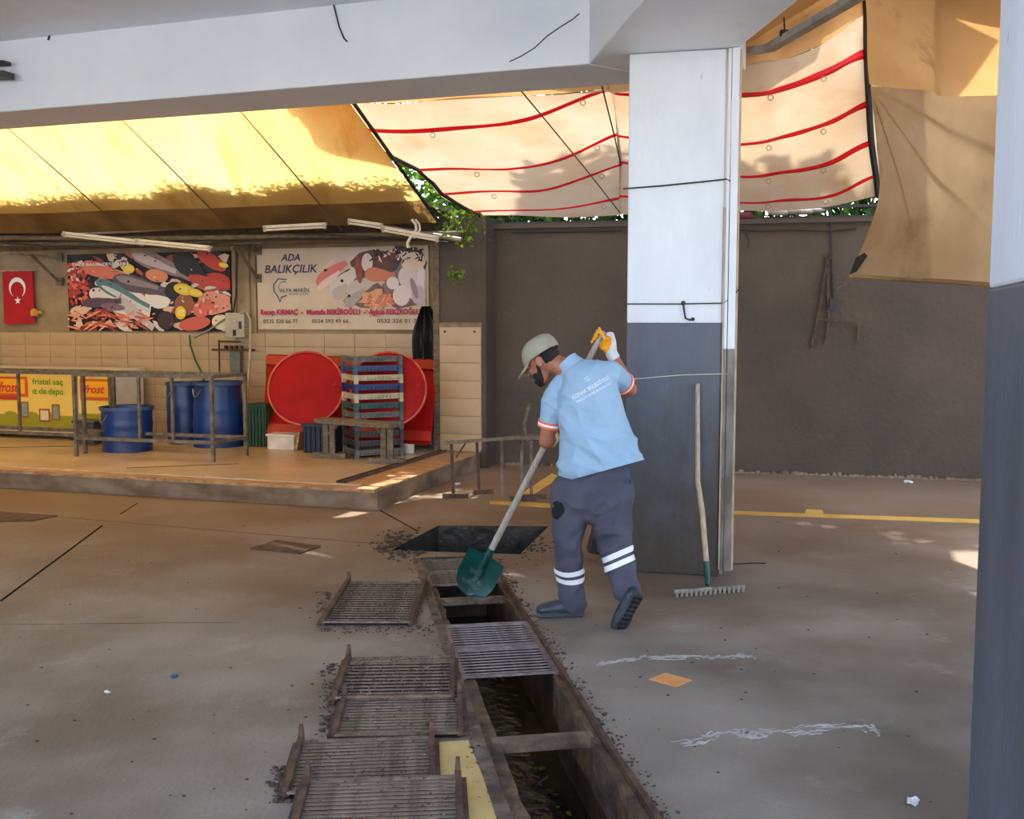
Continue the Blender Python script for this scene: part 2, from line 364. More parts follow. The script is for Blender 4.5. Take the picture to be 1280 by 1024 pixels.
def rough_wall(pts, z0, z1, m, name, parent, amp=.012, seg=.06, close=True):
    mb = MB(); loop = []
    n = len(pts)
    for i in range(n if close else n - 1):
        p, q = pts[i], pts[(i + 1) % n]; k = max(1, int((q - p).length / seg))
        for j in range(k): loop.append(p.lerp(q, j / k))
    if not close: loop.append(pts[-1])
    rows = 6; L = len(loop)
    for r in range(rows):
        z = z0 + (z1 - z0) * r / (rows - 1)
        for p in loop:
            o = noise.noise(V((p.x * 9, p.y * 9, z * 9))) * amp * (0 if r == 0 else 1.5)
            mb.v.append((p.x + o, p.y + o * .6, z))
    for r in range(rows - 1):
        for i in range(L if close else L - 1):
            j = (i + 1) % L; mb.f.append([r * L + i, r * L + j, (r + 1) * L + j, (r + 1) * L + i]); mb.m.append(0); mb.c.append((1, 1, 1))
    return mb.build(name, m, parent, smooth=True)
def surface(quad, z, m, name, parent, amp=.02, n=26, fr=5):
    mb = MB(); a, b, c, d = quad
    for i in range(n + 1):
        for j in range(n + 1):
            p = a.lerp(b, i / n).lerp(d.lerp(c, i / n), j / n)
            mb.v.append((p.x, p.y, z + amp * noise.noise(V((p.x * fr, p.y * fr, 3)))))
    for i in range(n):
        for j in range(n):
            k = i * (n + 1) + j; mb.f.append([k, k + 1, k + n + 2, k + n + 1]); mb.m.append(0); mb.c.append((1, 1, 1))
    return mb.build(name, m, parent, smooth=True)
trench = tag(MB().build('trim_1', M['mud']), kind='structure')
bpy.data.objects.remove(trench)
trench = bpy.data.objects.new('drain_trench', None); COL.objects.link(trench); tag(trench, kind='structure')
trench['label'] = 'long open drainage channel with muddy sides cut in the concrete floor'
rough_wall(drain_poly, 0, -.55, M['mud'], 'trench_wall', trench)
surface(drain_poly, -.46, M['mud'], 'trench_bottom', trench, .03, 40)
surface([D(-HW, T0), D(HW, T0), D(HW, T1), D(-HW, T1)], -.435, M['water'], 'water', trench, .002, 60, 9)
rough_wall(pit, 0, -.7, M['pit'], 'pit_wall', trench, .02)
surface(pit, -.62, M['pit'], 'pit_bottom', trench, .06)
surface(pit, -.6, M['water'], 'pit_water', trench, .01)
# muddy ledges inside the near opening and steel lip angles on both long edges
def ledge(s0, s1, t0, t1, z, h, m, name, sg=.05):
    mb = MB(); n = max(2, int((t1 - t0) / sg)); vs = []
    for i in range(n + 1):
        t = t0 + (t1 - t0) * i / n; w = noise.noise(V((t * 7, s0 * 5, 0))) * .012; w2 = noise.noise(V((t * 9, s1 * 5, 4))) * .01
        vs += [D(s0, t, z), D(s1 + w, t, z + w2), D(s1 + w * 1.4, t, z - h), D(s0, t, z - h)]
    fs = []
    for i in range(n):
        for k in range(4):
            a = i * 4 + k; b = i * 4 + (k + 1) % 4; fs.append((a, a + 4, b + 4, b))
    fs += [(0, 1, 2, 3), (4 * n + 3, 4 * n + 2, 4 * n + 1, 4 * n)]
    mb.add(vs, fs); return mb.build(name, m, trench)
ledge(-HW, -.17, T0, 0, -.028, .10, M['ledge'], 'ledge')
ledge(HW, .2, T0, 0, -.028, .2, M['ledge'], 'ledge')
ledge(-HW, -.19, .86, 1.7, -.028, .10, M['ledge'], 'ledge')
ledge(HW, .205, .86, 1.7, -.028, .12, M['mud'], 'ledge')
ledge(-HW - .05, -HW, T0, T1, .004, .03, M['drain_lip'], 'steel_lip', .2)
ledge(HW, HW + .018, T0, T1, .006, .03, M['iron_rust'], 'steel_lip', .2)
mb = MB(); mb.bar(D(-.2, -.72, -.045), D(.215, -.72, -.045), .05, .05); mb.build('crossbar', M['drain_lip'], trench)
mb = MB(); mb.bar(D(-.2, 1.42, -.045), D(.215, 1.42, -.045), .035, .04); mb.build('crossbar', M['drain_lip'], trench)

# loose debris in the drain: sticks, leaf scraps
t_ = thing('drain_debris', 'twigs, leaf scraps and litter floating on the black drain water', 'debris', D(0, -.6, -.44))
t_['kind'] = 'stuff'; mb = MB()
for i in range(26):
    c = D(random.uniform(-.14, .15), random.uniform(-1.4, -.08) if i % 3 else random.uniform(.9, 1.6), -.425); a = random.uniform(0, pi); l = random.uniform(.02, .07)
    d = V((cos(a), sin(a), .1)) * l
    mb.tube([c - d, c + V((.006, .004, .006)), c + d], .003, 5)
mb.build('twig', M['drain_lip'], t_, world=True)
mb = MB()
for i in range(60):
    c = D(random.uniform(-.15, .16), random.uniform(-1.5, -.08), -.424); a = random.uniform(0, pi); l = random.uniform(.006, .02)
    mb.box(c, (l * 1.6, l, .003), Matrix.Rotation(a, 3, 'Z') @ Matrix.Rotation(.3, 3, 'X'))
mb.build('leaf_scrap', M['leaf'], t_, world=True)

# painted marks on the floor (thin paint film)
def film(pts, m, name, z=.0025): 
    mb = MB(); mb.prism([V((p.x, p.y, .0)) for p in pts], (0, 0, z)); return mb.build(name, m, floor)
film([F(540, 929), F(585, 926), F(640, 1060), F(575, 1060)], M['yellow_old'], 'yellow_paint_patch')
film([F(612, 626), F(688, 630), F(688, 635), F(612, 630)], M['yellow_paint'], 'yellow_line')
film([F(640, 625), F(649, 630), F(700, 597), F(690, 592)], M['yellow_paint'], 'yellow_line')
film([F(912, 639), F(1240, 650), F(1240, 655), F(912, 643)], M['yellow_paint'], 'yellow_line')
film([F(1008, 637), F(1028, 638), F(1030, 643), F(1006, 642)], M['yellow_paint'], 'yellow_paint_patch')
def streak(pts, wd, name='white_scrape'):
    N = 90; q = []
    for i in range(N + 1):
        u = i / N * (len(pts) - 1); k = min(int(u), len(pts) - 2); t = u - k
        q.append((pts[k][0] * (1 - t) + pts[k + 1][0] * t, pts[k][1] * (1 - t) + pts[k + 1][1] * t))
    for strand in range(4):
        off = (strand - 1.5) * wd * .5; run = []
        for i, (x, y) in enumerate(q + [(None, None)]):
            on = x is not None and noise.noise(V((i * .16, strand * 7.3, wd))) > (-.25 if strand in (1, 2) else .02)
            if on: run.append((x, y + off + wd * .5 * noise.noise(V((i * .4, strand, 1)))))
            elif len(run) > 2:
                h = [wd * .33 * (.4 + abs(noise.noise(V((m * .9, strand * 3, i))))) * sin(pi * (m + .6) / (len(run) + .2)) for m in range(len(run))]
                film([F(a, b - e) for (a, b), e in zip(run, h)] + [F(a, b + e) for (a, b), e in list(zip(run, h))[::-1]], M['chalk'], name, .0015); run = []
            else: run = []
streak([(745, 832), (780, 825), (810, 822), (850, 822), (880, 823), (905, 822), (925, 820), (945, 821)], 3.2)
streak([(830, 930), (870, 926), (900, 918), (930, 917), (960, 917), (990, 914), (1020, 912), (1050, 911), (1080, 909), (1100, 914)], 6.5)

# ---- walls
def box_world(name, p0, p1, thick, z0, z1, m, kind='structure', side=1):
    p0, p1 = V(p0), V(p1); d = (p1 - p0).normalized(); n = V((-d.y, d.x, 0)) * side * thick
    mb = MB(); mb.prism([V((p0.x, p0.y, z0)), V((p1.x, p1.y, z0)), V((p1.x, p1.y, z0)) + n, V((p0.x, p0.y, z0)) + n], (0, 0, z1 - z0))
    return tag(mb.build(name, m), kind=kind)
WT = BW(780, 283).z
wall_back = box_world('wall_back', (-.35, 11.795, 0), (12, 8.94, 0), .2, -.05, WT, M['dark_wall'])
# crumbling skirting of debris and the coping along its foot and top
mb = MB()
for i in range(150):
    x = -.1 + i * .055; y = 11.83 - (x + .5) * 1.48 / 6.4 - .03
    mb.ell((x, y + random.uniform(-.03, .02), 0), (random.uniform(.02, .06), random.uniform(.015, .04), random.uniform(.01, .045)), nu=6, nv=4)
tag(mb.build('wall_foot_rubble', M['plat_side'], wall_back), kind='stuff')
mb = MB(); mb.bar((-.3, 11.86, WT + .02), (12, 9.02, WT + .02), .26, .05); mb.build('coping', M['dark_wall'], wall_back)
# shop wall and its tiles
SB = 2.95
def room_box(name, a0, a1, b0, b1, z0, z1, m, parent=None, bevel=0):
    mb = MB(); mb.prism([RL(a0, b0, z0), RL(a1, b0, z0), RL(a1, b1, z0), RL(a0, b1, z0)], (0, 0, z1 - z0))
    return mb.build(name, m, parent, bevel=bevel)
wall_shop = tag(room_box('wall_left', -8, -.4, SB, SB + .2, 0, 2.72, M['plaster']), kind='structure')
ZT = W(200, 416, SB).z
grout = room_box('grout_bed', -8, -.43, SB - .012, SB, .18, ZT, M['grout'], wall_shop)
tm = MB(); tm.box((0, 0, 0), (.394, .012, .176)); tme = tm.mesh('tile', M['tile'])
rows = int((ZT - .18) / .182) + 1; dz = (ZT - .18) / rows
tm = MB(); tm.box((0, 0, 0), (.394, .012, dz - .006)); tme = tm.mesh('tile', M['tile'])
for r in range(rows):
    for c in range(18):
        a = -.64 - c * .4
        o = link('tile', tme, wall_shop, RL(a, SB - .016 - random.uniform(0, .002), .18 + dz * (r + .5)), (0, 0, -TH))
# pilaster with tiled lower part
pil = tag(room_box('trim_1', -.43, .12, 2.6, 3.2, 0, 2.78, M['dark_wall']), kind='structure')
room_box('grout_bed', -.43, .07, 2.588, 2.6, .18, 1.62, M['grout'], pil)
ptop = W(580, 409, 2.59).z; pr = 7; pdz = (ptop - .18) / pr
tm = MB(); tm.box((0, 0, 0), (.485, .012, pdz - .006)); pme = tm.mesh('tile', M['tile'])
for r in range(pr): link('tile', pme, pil, RL(-.18, 2.584, .18 + pdz * (r + .5)), (0, 0, -TH))
for a in (-.36, -.01):
    mb = MB(); mb.tube([RL(a, 2.582, ptop - .05), RL(a, 2.57, ptop - .05)], .014, 8); mb.build('bolt', M['iron_rust'], pil)
room_box('corner_post', -.5, -.43, 2.58, 2.66, .18, 2.66, M['greywood'], pil)
# header strip over the banners
room_box('header_board', -8, -.42, SB - .05, SB, W(300, 307, SB).z, W(300, 298, SB).z + .03, M['greywood'], wall_shop)
for (x0, x1) in ((292, 296), (309, 313), (318, 321)):
    p = W(x0, 350, SB); q = W(x1, 350, SB)
    room_box('conduit', p.x, q.x, SB - .03, SB, ZT, 2.62, M['plaster'], wall_shop)
# side wall added out of view to keep out cool skylight
tag(room_box('added_wall_side', -8.2, -8, -7, 3.1, 0, 2.5, M['plaster']), kind='structure')

tag(room_box('added_stall_roof', -8, -.38, 2.12, 3.2, 2.86, 2.9, M['greywood']), kind='structure')  # sheet added to stop sun slipping between shop wall and tarp
# ---- raised platform
plat = bpy.data.objects.new('platform', None); COL.objects.link(plat); tag(plat, kind='structure')
room_box('platform_slab', -8, .04, -.1, SB, 0, .165, M['plat_side'], plat)
room_box('platform_tiling', -8, -.42, .1, SB, .165, .18, M['platform'], plat)
mb = MB(); mb.prism([RL(-.42, .1, .165), RL(.04, .1, .165), RL(.04, SB, .165), RL(-.42, SB, .165)], (0, 0, .012)); mb.build('side_apron', M['wood_edge'], plat)
a = .02
for l in (.62, 1.1, .5, 1.3, .8, 1.2, .7, 1.4):
    room_box('edge_board', a - l, a - .006, -.112, .03, .152, .18 + random.uniform(0, .004), M['wood_edge'], plat); a -= l
a = -.2
for l in (1.0, .6, 1.1, .7, 1.3, .9, 1.2, .8):
    room_box('nosing_strip', a - l, a - .008, .034, .098, .165, .186 + random.uniform(0, .004), M['cream_pl'], plat); a -= l
mb = MB()
for s in (0, .055): mb.bar(RL(-.46 + s, .12, .19), RL(-.46 + s + .08, 2.5, .19), .02, .028)
mb.bar(RL(-.435, .12, .182), RL(-.355, 2.5, .182), .05, .008); mb.build('edge_channel', M['iron_rust'], plat)
for (p, q) in ((( -5.6, 1.2), (-4.0, 2.0)), ((-2.9, .35), (-2.0, .95))):
    mb = MB(); mb.bar(RL(p[0], p[1], .1815), RL(q[0], q[1], .1815), .02, .004); mb.build('floor_seam', M['joint'], plat)

# ---- concrete beams and ceiling
ZB = 3.32; ZC = 3.87
bf0, bf1 = F(0, 140, ZB), F(736, 80, ZB); bk0, bk1 = F(0, 162, ZB), F(780, 105, ZB)
ex = lambda p, q, k: p + (p - q) * k
bfL, bkL = ex(bf0, bf1, .8), ex(bk0, bk1, .8)
mb = MB(); mb.prism([bfL, bf1, bk1 + V((.35, -.1, 0)), bkL], (0, 0, 1.0)); beam = tag(mb.build('trim_2', M['beam'], bevel=.01), kind='structure')
beam['label'] = 'long painted concrete beam crossing the upper left of the view'
c0, c1 = F(736, 80, ZB), F(800, 6, ZB); e0, e1 = F(922, 62, ZB), F(1000, 0, ZB)
cl = ex(c1, c0, 4.5); er = ex(e1, e0, 4.5)
up_ = V((0, 0, .004)); mb = MB(); mb.prism([c0 + V((.004, .004, 0)) + up_, cl + up_, er + up_, e0 + up_, e0 + BX * .6 + up_, c0 + BX * .55 + V((.05, 0, 0)) + up_], (0, 0, .98)); tag(mb.build('trim_3', M['white_paint'], bevel=.01), kind='structure')
mb = MB(); mb.prism([V((-14, bfL.y + 2.5, ZC)), V((bf1.x, bf1.y + .1, ZC)), V((er.x, e0.y, ZC)), V((er.x + .4, 2.6, ZC)), V((-14, 2.6, ZC))], (0, 0, .3))
tag(mb.build('ceiling', M['beam']), kind='structure')
mb = MB(); mb.prism([V((-14, 2.6, 4.33)), V((7, 2.6, 4.33)), V((8, 7.4, 4.33)), V((1.9, 7.4, 4.33)), V((bk1.x, bk1.y, 4.33)), bkL + V((0, 0, 4.33 - ZB))], (0, 0, 2.4))
tag(mb.build('added_upper_floor', M['white_paint']), kind='structure')  # unseen storey added overhead to block sun leaks
mb = MB(); mb.prism([V((-2.2, 7.0, 5.14)), V((2.7, 7.0, 5.14)), V((2.7, 9.6, 5.14)), V((-2.2, 9.9, 5.14))], (0, 0, .16)); tag(mb.build('added_sun_block_slab', M['white_paint']), kind='structure')  # unseen slab added to close the remaining sun gaps

# added behind the viewer: pale paving and house front bouncing sunlight onto the beams
mb = MB(); mb.box((0, -9.5, .01), (30, 12, .02)); tag(mb.build('added_bounce_paving', mat('added_pale_paving', S(190, 186, 178), S(170, 166, 158), 1, .8)), kind='structure')
mb = MB(); mb.box((0, -15.5, 4), (30, 1, 8)); hs_ = tag(mb.build('added_bounce_front', mat('added_white_render', S(236, 234, 230), S(222, 220, 216), 1, .8)), kind='structure')
for k in range(5):
    mb = MB(); mb.box((-10 + k * 5, -14.98, 3), (1.6, .06, 1.8)); mb.build('added_window_shutter', M['blue_lite'], hs_)
bfd = (bf1 - bf0).normalized(); bfn = V((-bfd.y, bfd.x, 0))
def BF(x, y, off=.006):
    d = ray(x, y); t = (bf0.dot(bfn) - off) / d.dot(bfn); p = d * t; p.z += EYE; return p
for pts, r, nm in (([(637, 77), (652, 70), (668, 60), (684, 45), (700, 34), (716, 24), (724, 17)], .004, 'crack'), ([(416, 2), (420, 18), (424, 34), (430, 48), (434, 52)], .006, 'dangling_wire'), ([(332, 10), (334, 0)], .006, 'dangling_wire'), ([(60, 50), (62, 44)], .008, 'dangling_wire')):
    mb = MB(); mb.tube([BF(*p, off=.002 if nm == 'crack' else .012) for p in pts], r, 5); mb.build(nm, M['rope'], beam)
lb = thing('lamp_bracket', 'dark metal lamp bracket cut by the left edge below the ceiling', 'bracket', BF(-6, 86))
mb = MB(); mb.bar(BF(-30, 80, .1), BF(9, 79, .1), .08, .03); mb.build('arm', M['rope'], lb, world=True)
mb = MB(); mb.bar(BF(-30, 95, .12), BF(11, 94, .12), .12, .05); mb.build('head', M['dkgrey_pl'], lb, world=True)
# ---- middle pillar
PA = radians(13); pax = V((cos(PA), -sin(PA), 0)); pbx = V((sin(PA), cos(PA), 0)); PR = V((1.325, 6.55, 0))
PZ = P(850, 404, 6.62).z
pillar = thing('concrete_pillar', 'square concrete pillar, white above and dark grey below, standing behind the man', 'pillar', PR - pax * .3 + pbx * .25, -PA)
def pseg(z0, z1, m, name, e=0.0):
    mb = MB(); n = 12; w, d = .30 + e, .25 + e; vs = []; k = 0
    mb.box((0, 0, (z0 + z1) / 2), (2 * w, 2 * d, z1 - z0)); return mb.build(name, m, pillar, bevel=.008)
gm = M['pillar_grey'].copy(); gm.name = 'pillar_grey_browner_below'; N_ = gm.node_tree.nodes; L_n = gm.node_tree.links  # grey shaft turns browner towards the floor
b_ = N_['Principled BSDF']; src = b_.inputs['Base Color'].links[0].from_socket
tc_ = N_.new('ShaderNodeTexCoord'); sx_ = N_.new('ShaderNodeSeparateXYZ'); L_n.new(tc_.outputs['Object'], sx_.inputs[0])
nz_ = N_.new('ShaderNodeTexNoise'); nz_.inputs['Scale'].default_value = 5; nz_.inputs['Detail'].default_value = 10; nz_.inputs['Roughness'].default_value = .7; L_n.new(tc_.outputs['Object'], nz_.inputs[0])
ma_ = N_.new('ShaderNodeMath'); ma_.operation = 'MULTIPLY_ADD'; ma_.inputs[1].default_value = 1.6; L_n.new(nz_.outputs[0], ma_.inputs[0]); L_n.new(sx_.outputs[2], ma_.inputs[2])
mr_ = N_.new('ShaderNodeMapRange'); mr_.inputs[1].default_value = 2.1; mr_.inputs[2].default_value = .95; L_n.new(ma_.outputs[0], mr_.inputs[0])
mx_ = N_.new('ShaderNodeMix'); mx_.data_type = 'RGBA'; mx_.inputs[7].default_value = (*S(62, 54, 44), 1); L_n.new(mr_.outputs[0], mx_.inputs[0]); L_n.new(src, mx_.inputs[6]); L_n.new(mx_.outputs[2], b_.inputs['Base Color'])
pseg(0, PZ, gm, 'grey_shaft', .002); pseg(PZ, ZB, M['pillar_white'], 'white_shaft')
ch = bpy.data.objects.new('edge_channel', None)
mb = MB(); x0 = .305
zc_ = PZ * .9
mb.box((x0 + .018, -.24, (ZB + zc_) / 2), (.02, .05, ZB - zc_)); mb.box((x0 + .055, -.25, (ZB + zc_) / 2), (.045, .04, ZB - zc_))
mb.build('corner_cable_trunking', M['pillar_white'], pillar, bevel=.004)
mb = MB(); mb.box((x0 + .018, -.24, zc_ / 2 + .01), (.02, .05, zc_ - .02)); mb.box((x0 + .055, -.25, zc_ / 2 + .02), (.045, .04, zc_ - .04))
mb.build('corner_cable_trunking', mat('scuffed_trunking', S(150, 144, 134), S(96, 90, 82), 5, .7, stretch=(1, 1, .5), spots=S(40, 36, 34), spot_scale=6, spot_lo=.58, spot_hi=.68), pillar, bevel=.004)
mb = MB(); mb.box((x0 + .085, -.235, ZB / 2 + .02), (.012, .05, ZB - .06)); mb.box((x0 + .003, -.262, 1.2), (.01, .012, 2.3)); mb.build('wooden_edge_strip', M['wood'], pillar)
def ploc(px, py, off=.0):   # point on the pillar's front face in its local axes
    d = ray(px, py); n = PR.dot(pbx) - off; t = n / d.dot(pbx); p = d * t; p.z += EYE
    p = p - pillar.location; return V((p.dot(pax), p.dot(pbx), p.z))
for nm, pts, r in (('wire', [(779, 236), (830, 232), (880, 227), (908, 224), (922, 231)], .005), ('wire', [(780, 380), (850, 380), (905, 379), (916, 370), (925, 360)], .004), ('twine', [(779, 475), (850, 469), (914, 467)], .003)):
    mb = MB(); q = [ploc(x, y, .012) for x, y in pts]; mb.tube(q, r, 6); mb.build(nm, M['rope'] if nm == 'wire' else M['white_pl'], pillar)
mb = MB(); mb.tube([ploc(x, y, .02) for x, y in ((854, 377), (855, 388), (857, 398), (862, 400), (866, 399))], .006, 6); mb.ell(ploc(854, 379, .02), (.015,) * 3, nu=8, nv=6); mb.ell(ploc(866, 399, .02), (.012,) * 3, nu=8, nv=6)
mb.build('wire_knot', M['rope'], pillar)
# ---- right pillar close to the camera
RC = V((1.385, 3.02, 0)); rp = thing('concrete_pillar', 'near concrete pillar cut by the right edge of the picture, white over grey', 'pillar', RC + AX * .35 - BX * .5, -TH)
RZ = P(1235, 361, 3.02).z
mb = MB(); mb.box((0, 0, RZ / 2), (.704, 1.004, RZ)); mb.build('grey_shaft', M['pillar_grey'], rp, bevel=.01)
mb = MB(); mb.box((0, 0, (RZ + 4) / 2), (.7, 1.0, 4 - RZ)); mb.build('white_shaft', M['pillar_white'], rp, bevel=.01)

# ================================================================== AWNINGS
def grid_surface(ctrl, n_u, n_v):
    """ctrl[row][col] points -> smooth grid (Catmull-Rom in both directions)"""
    def cr(a, b, c, d, t): return (2 * b + (c - a) * t + (2 * a - 5 * b + 4 * c - d) * t * t + (3 * b - a - 3 * c + d) * t ** 3) * .5
    def along(pts, s):
        n = len(pts) - 1; i = min(int(s), n - 1); t = s - i
        return cr(pts[max(i - 1, 0)], pts[i], pts[i + 1], pts[min(i + 2, n)], t)
    R_ = len(ctrl); C_ = len(ctrl[0])
    def at(u, v):
        return along([along(row, u * (C_ - 1)) for row in ctrl], v * (R_ - 1))
    return at
def cloth(at, nu, nv, m, name, parent, amp=0, fr=3, u0=0, u1=1, v0=0, v1=1, wr=None):
    mb = MB()
    for j in range(nv + 1):
        for i in range(nu + 1):
            u, v = u0 + (u1 - u0) * i / nu, v0 + (v1 - v0) * j / nv; p = at(u, v)
            if amp: p = p + V((0, -1, .5)) * amp * noise.noise(p * fr)
            if wr: p = p + wr(u, v)
            mb.v.append(tuple(p))
    for j in range(nv):
        for i in range(nu):
            k = j * (nu + 1) + i; mb.f.append([k, k + 1, k + nu + 2, k + nu + 1]); mb.m.append(0); mb.c.append((1, 1, 1))
    return mb.build(name, m, parent, smooth=True)
# yellow tarp: plane through the eave pipe, rising 31 degrees towards the camera
tb = W(300, 287, 2.2); slope_dir = V((.456, .948, -.644)).normalized()
E0 = RL(W(-700, 292, 2.2).x, 2.2, W(0, 288, 2.2).z); E1 = RL(W(549, 279, 2.2).x, 2.2, W(549, 279, 2.2).z)
ytarp = thing('yellow_tarpaulin', 'large sunlit yellow tarpaulin roof sloping down to the fish stall', 'tarpaulin', (0, 0, 0))
def yat(u, v):
    p = E0.lerp(E1, u) - slope_dir * (4.6 * (1 - v)); return p - V((0, 0, .06 * sin(pi * v)))
cloth(yat, 60, 26, M['tarp_y'], 'canvas', ytarp, amp=.03, fr=.9, v1=.91)
cloth(yat, 60, 4, M['tarp_shaded'], 'shaded_hem', ytarp, amp=.03, fr=.9, v0=.91)  # shaded band under the leaves, painted in as browner cloth
# seams
for (x, y) in ((118, 250), (258, 250), (400, 250)):
    # intersect ray with tarp plane
    n = (E1 - E0).cross(slope_dir).normalized(); d = ray(x, y); t = (E0 - V((0, 0, EYE))).dot(n) / d.dot(n); q = V((0, 0, EYE)) + d * t
    mb = MB(); mb.tube([q + slope_dir * k - V((0, 0, .05)) for k in (-4, -3, -2, -1, 0, .45)], .008, 6); mb.build('seam', M['stem'], ytarp)
mb = MB(); mb.bar(E1 - slope_dir * 4.6 + V((0, -.03, 0)), E1 + V((0, -.03, 0)), .03, .02); mb.build('edge_tape', M['black'], ytarp)

# striped awning: control rows follow its hems and webbing; columns left to right with real depths
YD = {'top': [8.6, 8.3, 8.2, 8.1, 8.0, 7.9, 8.2, 8.5, 8.8], 's0': [9.3, 9.1, 9.0, 8.6, 8.5, 8.2, 8.5, 8.75, 8.95], 's1': [9.75, 9.6, 9.4, 9.0, 8.9, 8.6, 8.75, 8.9, 9.05],
      's2': [10.5, 10.3, 10.1, 9.7, 9.6, 9.3, 9.25, 9.15, 9.1], 's3': [11.0, 10.8, 10.6, 10.3, 10.2, 9.9, 9.6, 9.35, 9.15], 's4': [11.35, 11.1, 11.0, 10.8, 10.6, 10.3, 9.9, 9.5, 9.2], 'bot': [11.4, 11.2, 11.1, 10.9, 10.75, 10.45, 10.0, 9.6, 9.22]}
PXR = {'top': [(420, 75), (545, 70), (640, 65), (745, 60), (770, 60), (918, 55), (972, 38), (1030, 5), (1080, -20)],
       's0': [(470, 130), (560, 126), (640, 121), (748, 112), (778, 112), (926, 84), (980, 74), (1036, 50), (1082, 18)],
       's1': [(487, 161), (560, 163), (655, 149), (753, 114), (781, 119), (926, 121), (979, 110), (1036, 89), (1082, 66)],
       's2': [(531, 213), (610, 212), (680, 204), (768, 171), (781, 173), (922, 182), (979, 174), (1036, 155), (1085, 130)],
       's3': [(560, 242), (630, 240), (690, 234), (772, 208), (784, 205), (922, 222), (979, 217), (1036, 204), (1088, 179)],
       's4': [(598, 265), (650, 265), (705, 260), (770, 250), (786, 247), (922, 253), (979, 251), (1040, 244), (1094, 221)],
       'bot': [(604, 270), (655, 271), (708, 271), (772, 270), (788, 269), (922, 263), (979, 263), (1040, 257), (1097, 246)]}
keys0 = None
keys = ['top', 's0', 's1', 's2', 's3', 's4', 'bot']
for k in keys:
    for i, dx in ((0, -11), (1, -5)): PXR[k][i] = (PXR[k][i][0] + dx * (1 if k != 'bot' else .3), PXR[k][i][1])
def to_px(p):
    q = p - V((0, 0, EYE)); f_ = V((0, cos(PITCH), -sin(PITCH))); u_ = V((0, sin(PITCH), cos(PITCH))); return 640 + FPX * q.x / q.dot(f_), 512 - FPX * q.dot(u_) / q.dot(f_)
def on_edge(py):
    lo_, hi_ = 0.0, 4.6
    for _ in range(30):
        m_ = (lo_ + hi_) / 2
        if to_px(E1 - slope_dir * m_)[1] > py: lo_ = m_
        else: hi_ = m_
    return E1 - slope_dir * lo_
ctrl = [[P(*PXR[k][i], YD[k][i]) for i in range(9)] for k in keys]
for r_, k in enumerate(keys):
    ctrl[r_].append(ctrl[r_][8] + V((.5, .25, .12)))
    e_ = on_edge(PXR[k][0][1])
    if r_ < 3: q_ = e_ + V((-.4, .1, 0)); ctrl[r_][0] = P(to_px(q_)[0], PXR[k][0][1], q_.y + .42)
    else: ctrl[r_][0] = P(*PXR[k][0], min(e_.y + .1, YD[k][0]))
sat = grid_surface(ctrl, 9, 7); UE = 8 / 9
striped = thing('striped_awning', 'beige canvas awning with four red stripes, hung over the back wall', 'awning', (0, 0, 0))
cloth(sat, 90, 40, M['tarp_s'], 'canvas', striped, v0=1 / 6, amp=.05, fr=1.4)
cloth(sat, 90, 10, M['tarp_o'], 'ochre_border', striped, v1=1 / 6, amp=.02, fr=1.4)
upr = [[ctrl[0][i] + V((-.4 if i == 0 else 0, -1.15, .42)) for i in range(10)], [ctrl[0][i] + V((0, .03, .03)) for i in range(10)], [ctrl[0][i].lerp(ctrl[1][i], .6) + V((0, .14, .08)) for i in range(10)]]
cloth(grid_surface(upr, 9, 2), 40, 4, M['tarp_o'], 'added_gap_strip', striped)  # hidden strip added to close the sun gap behind the beam
for r in range(2, 6):
    mb = MB(); n = 80; vs = []
    for i in range(n + 1):
        u = UE * i / n; p = sat(u, r / 6); p = p + V((0, -1, .5)) * .05 * noise.noise(p * 1.4)
        hh = (.034 if r == 2 else .024 if r < 5 else .016) * (1 + .45 * noise.noise(V((u * 14, r, 0))))
        d = (sat(u, min(1, r / 6 + .03)) - sat(u, r / 6 - .03)).normalized()
        vs += [p - d * hh + V((0, -.01, 0)), p + V((0, -.03, -.01)), p + d * hh + V((0, -.01, 0))]
    fs = []
    for i in range(n): fs += [(3 * i, 3 * i + 1, 3 * i + 4, 3 * i + 3), (3 * i + 1, 3 * i + 2, 3 * i + 5, 3 * i + 4)]
    mb.add(vs, fs); mb.build('red_stripe', M['red_tape'], striped, smooth=True)
    for u in (.1, .3, .62, .76):
        p = sat(u, r / 6) + V((0, -.05, -.05)); mb = MB(); mb.tube([p + V((cos(k) * .022, 0, sin(k) * .022)) for k in [i * pi / 4 for i in range(9)]], .004, 5); mb.build('ring', M['steel'], striped)
for u, nm, w in ((0.006, 'edge_tape', .022), (UE, 'edge_tape', .03)):
    mb = MB(); q = [sat(u, v / 12) + V((0, -.025, 0)) for v in range(0, 13)]; mb.tube(q, w, 6); mb.build(nm, M['black'], striped)
mb = MB(); mb.tube([P(650, 112, 8.4), P(690, 160, 9.1), P(735, 215, 9.9), P(775, 266, 10.6)], .006, 6); mb.build('seam', M['stem'], striped)
mb = MB(); mb.tube([P(752, 106, 8.0), P(768, 170, 8.9), P(776, 206, 9.6)], .006, 6); mb.build('cord', M['black'], striped)
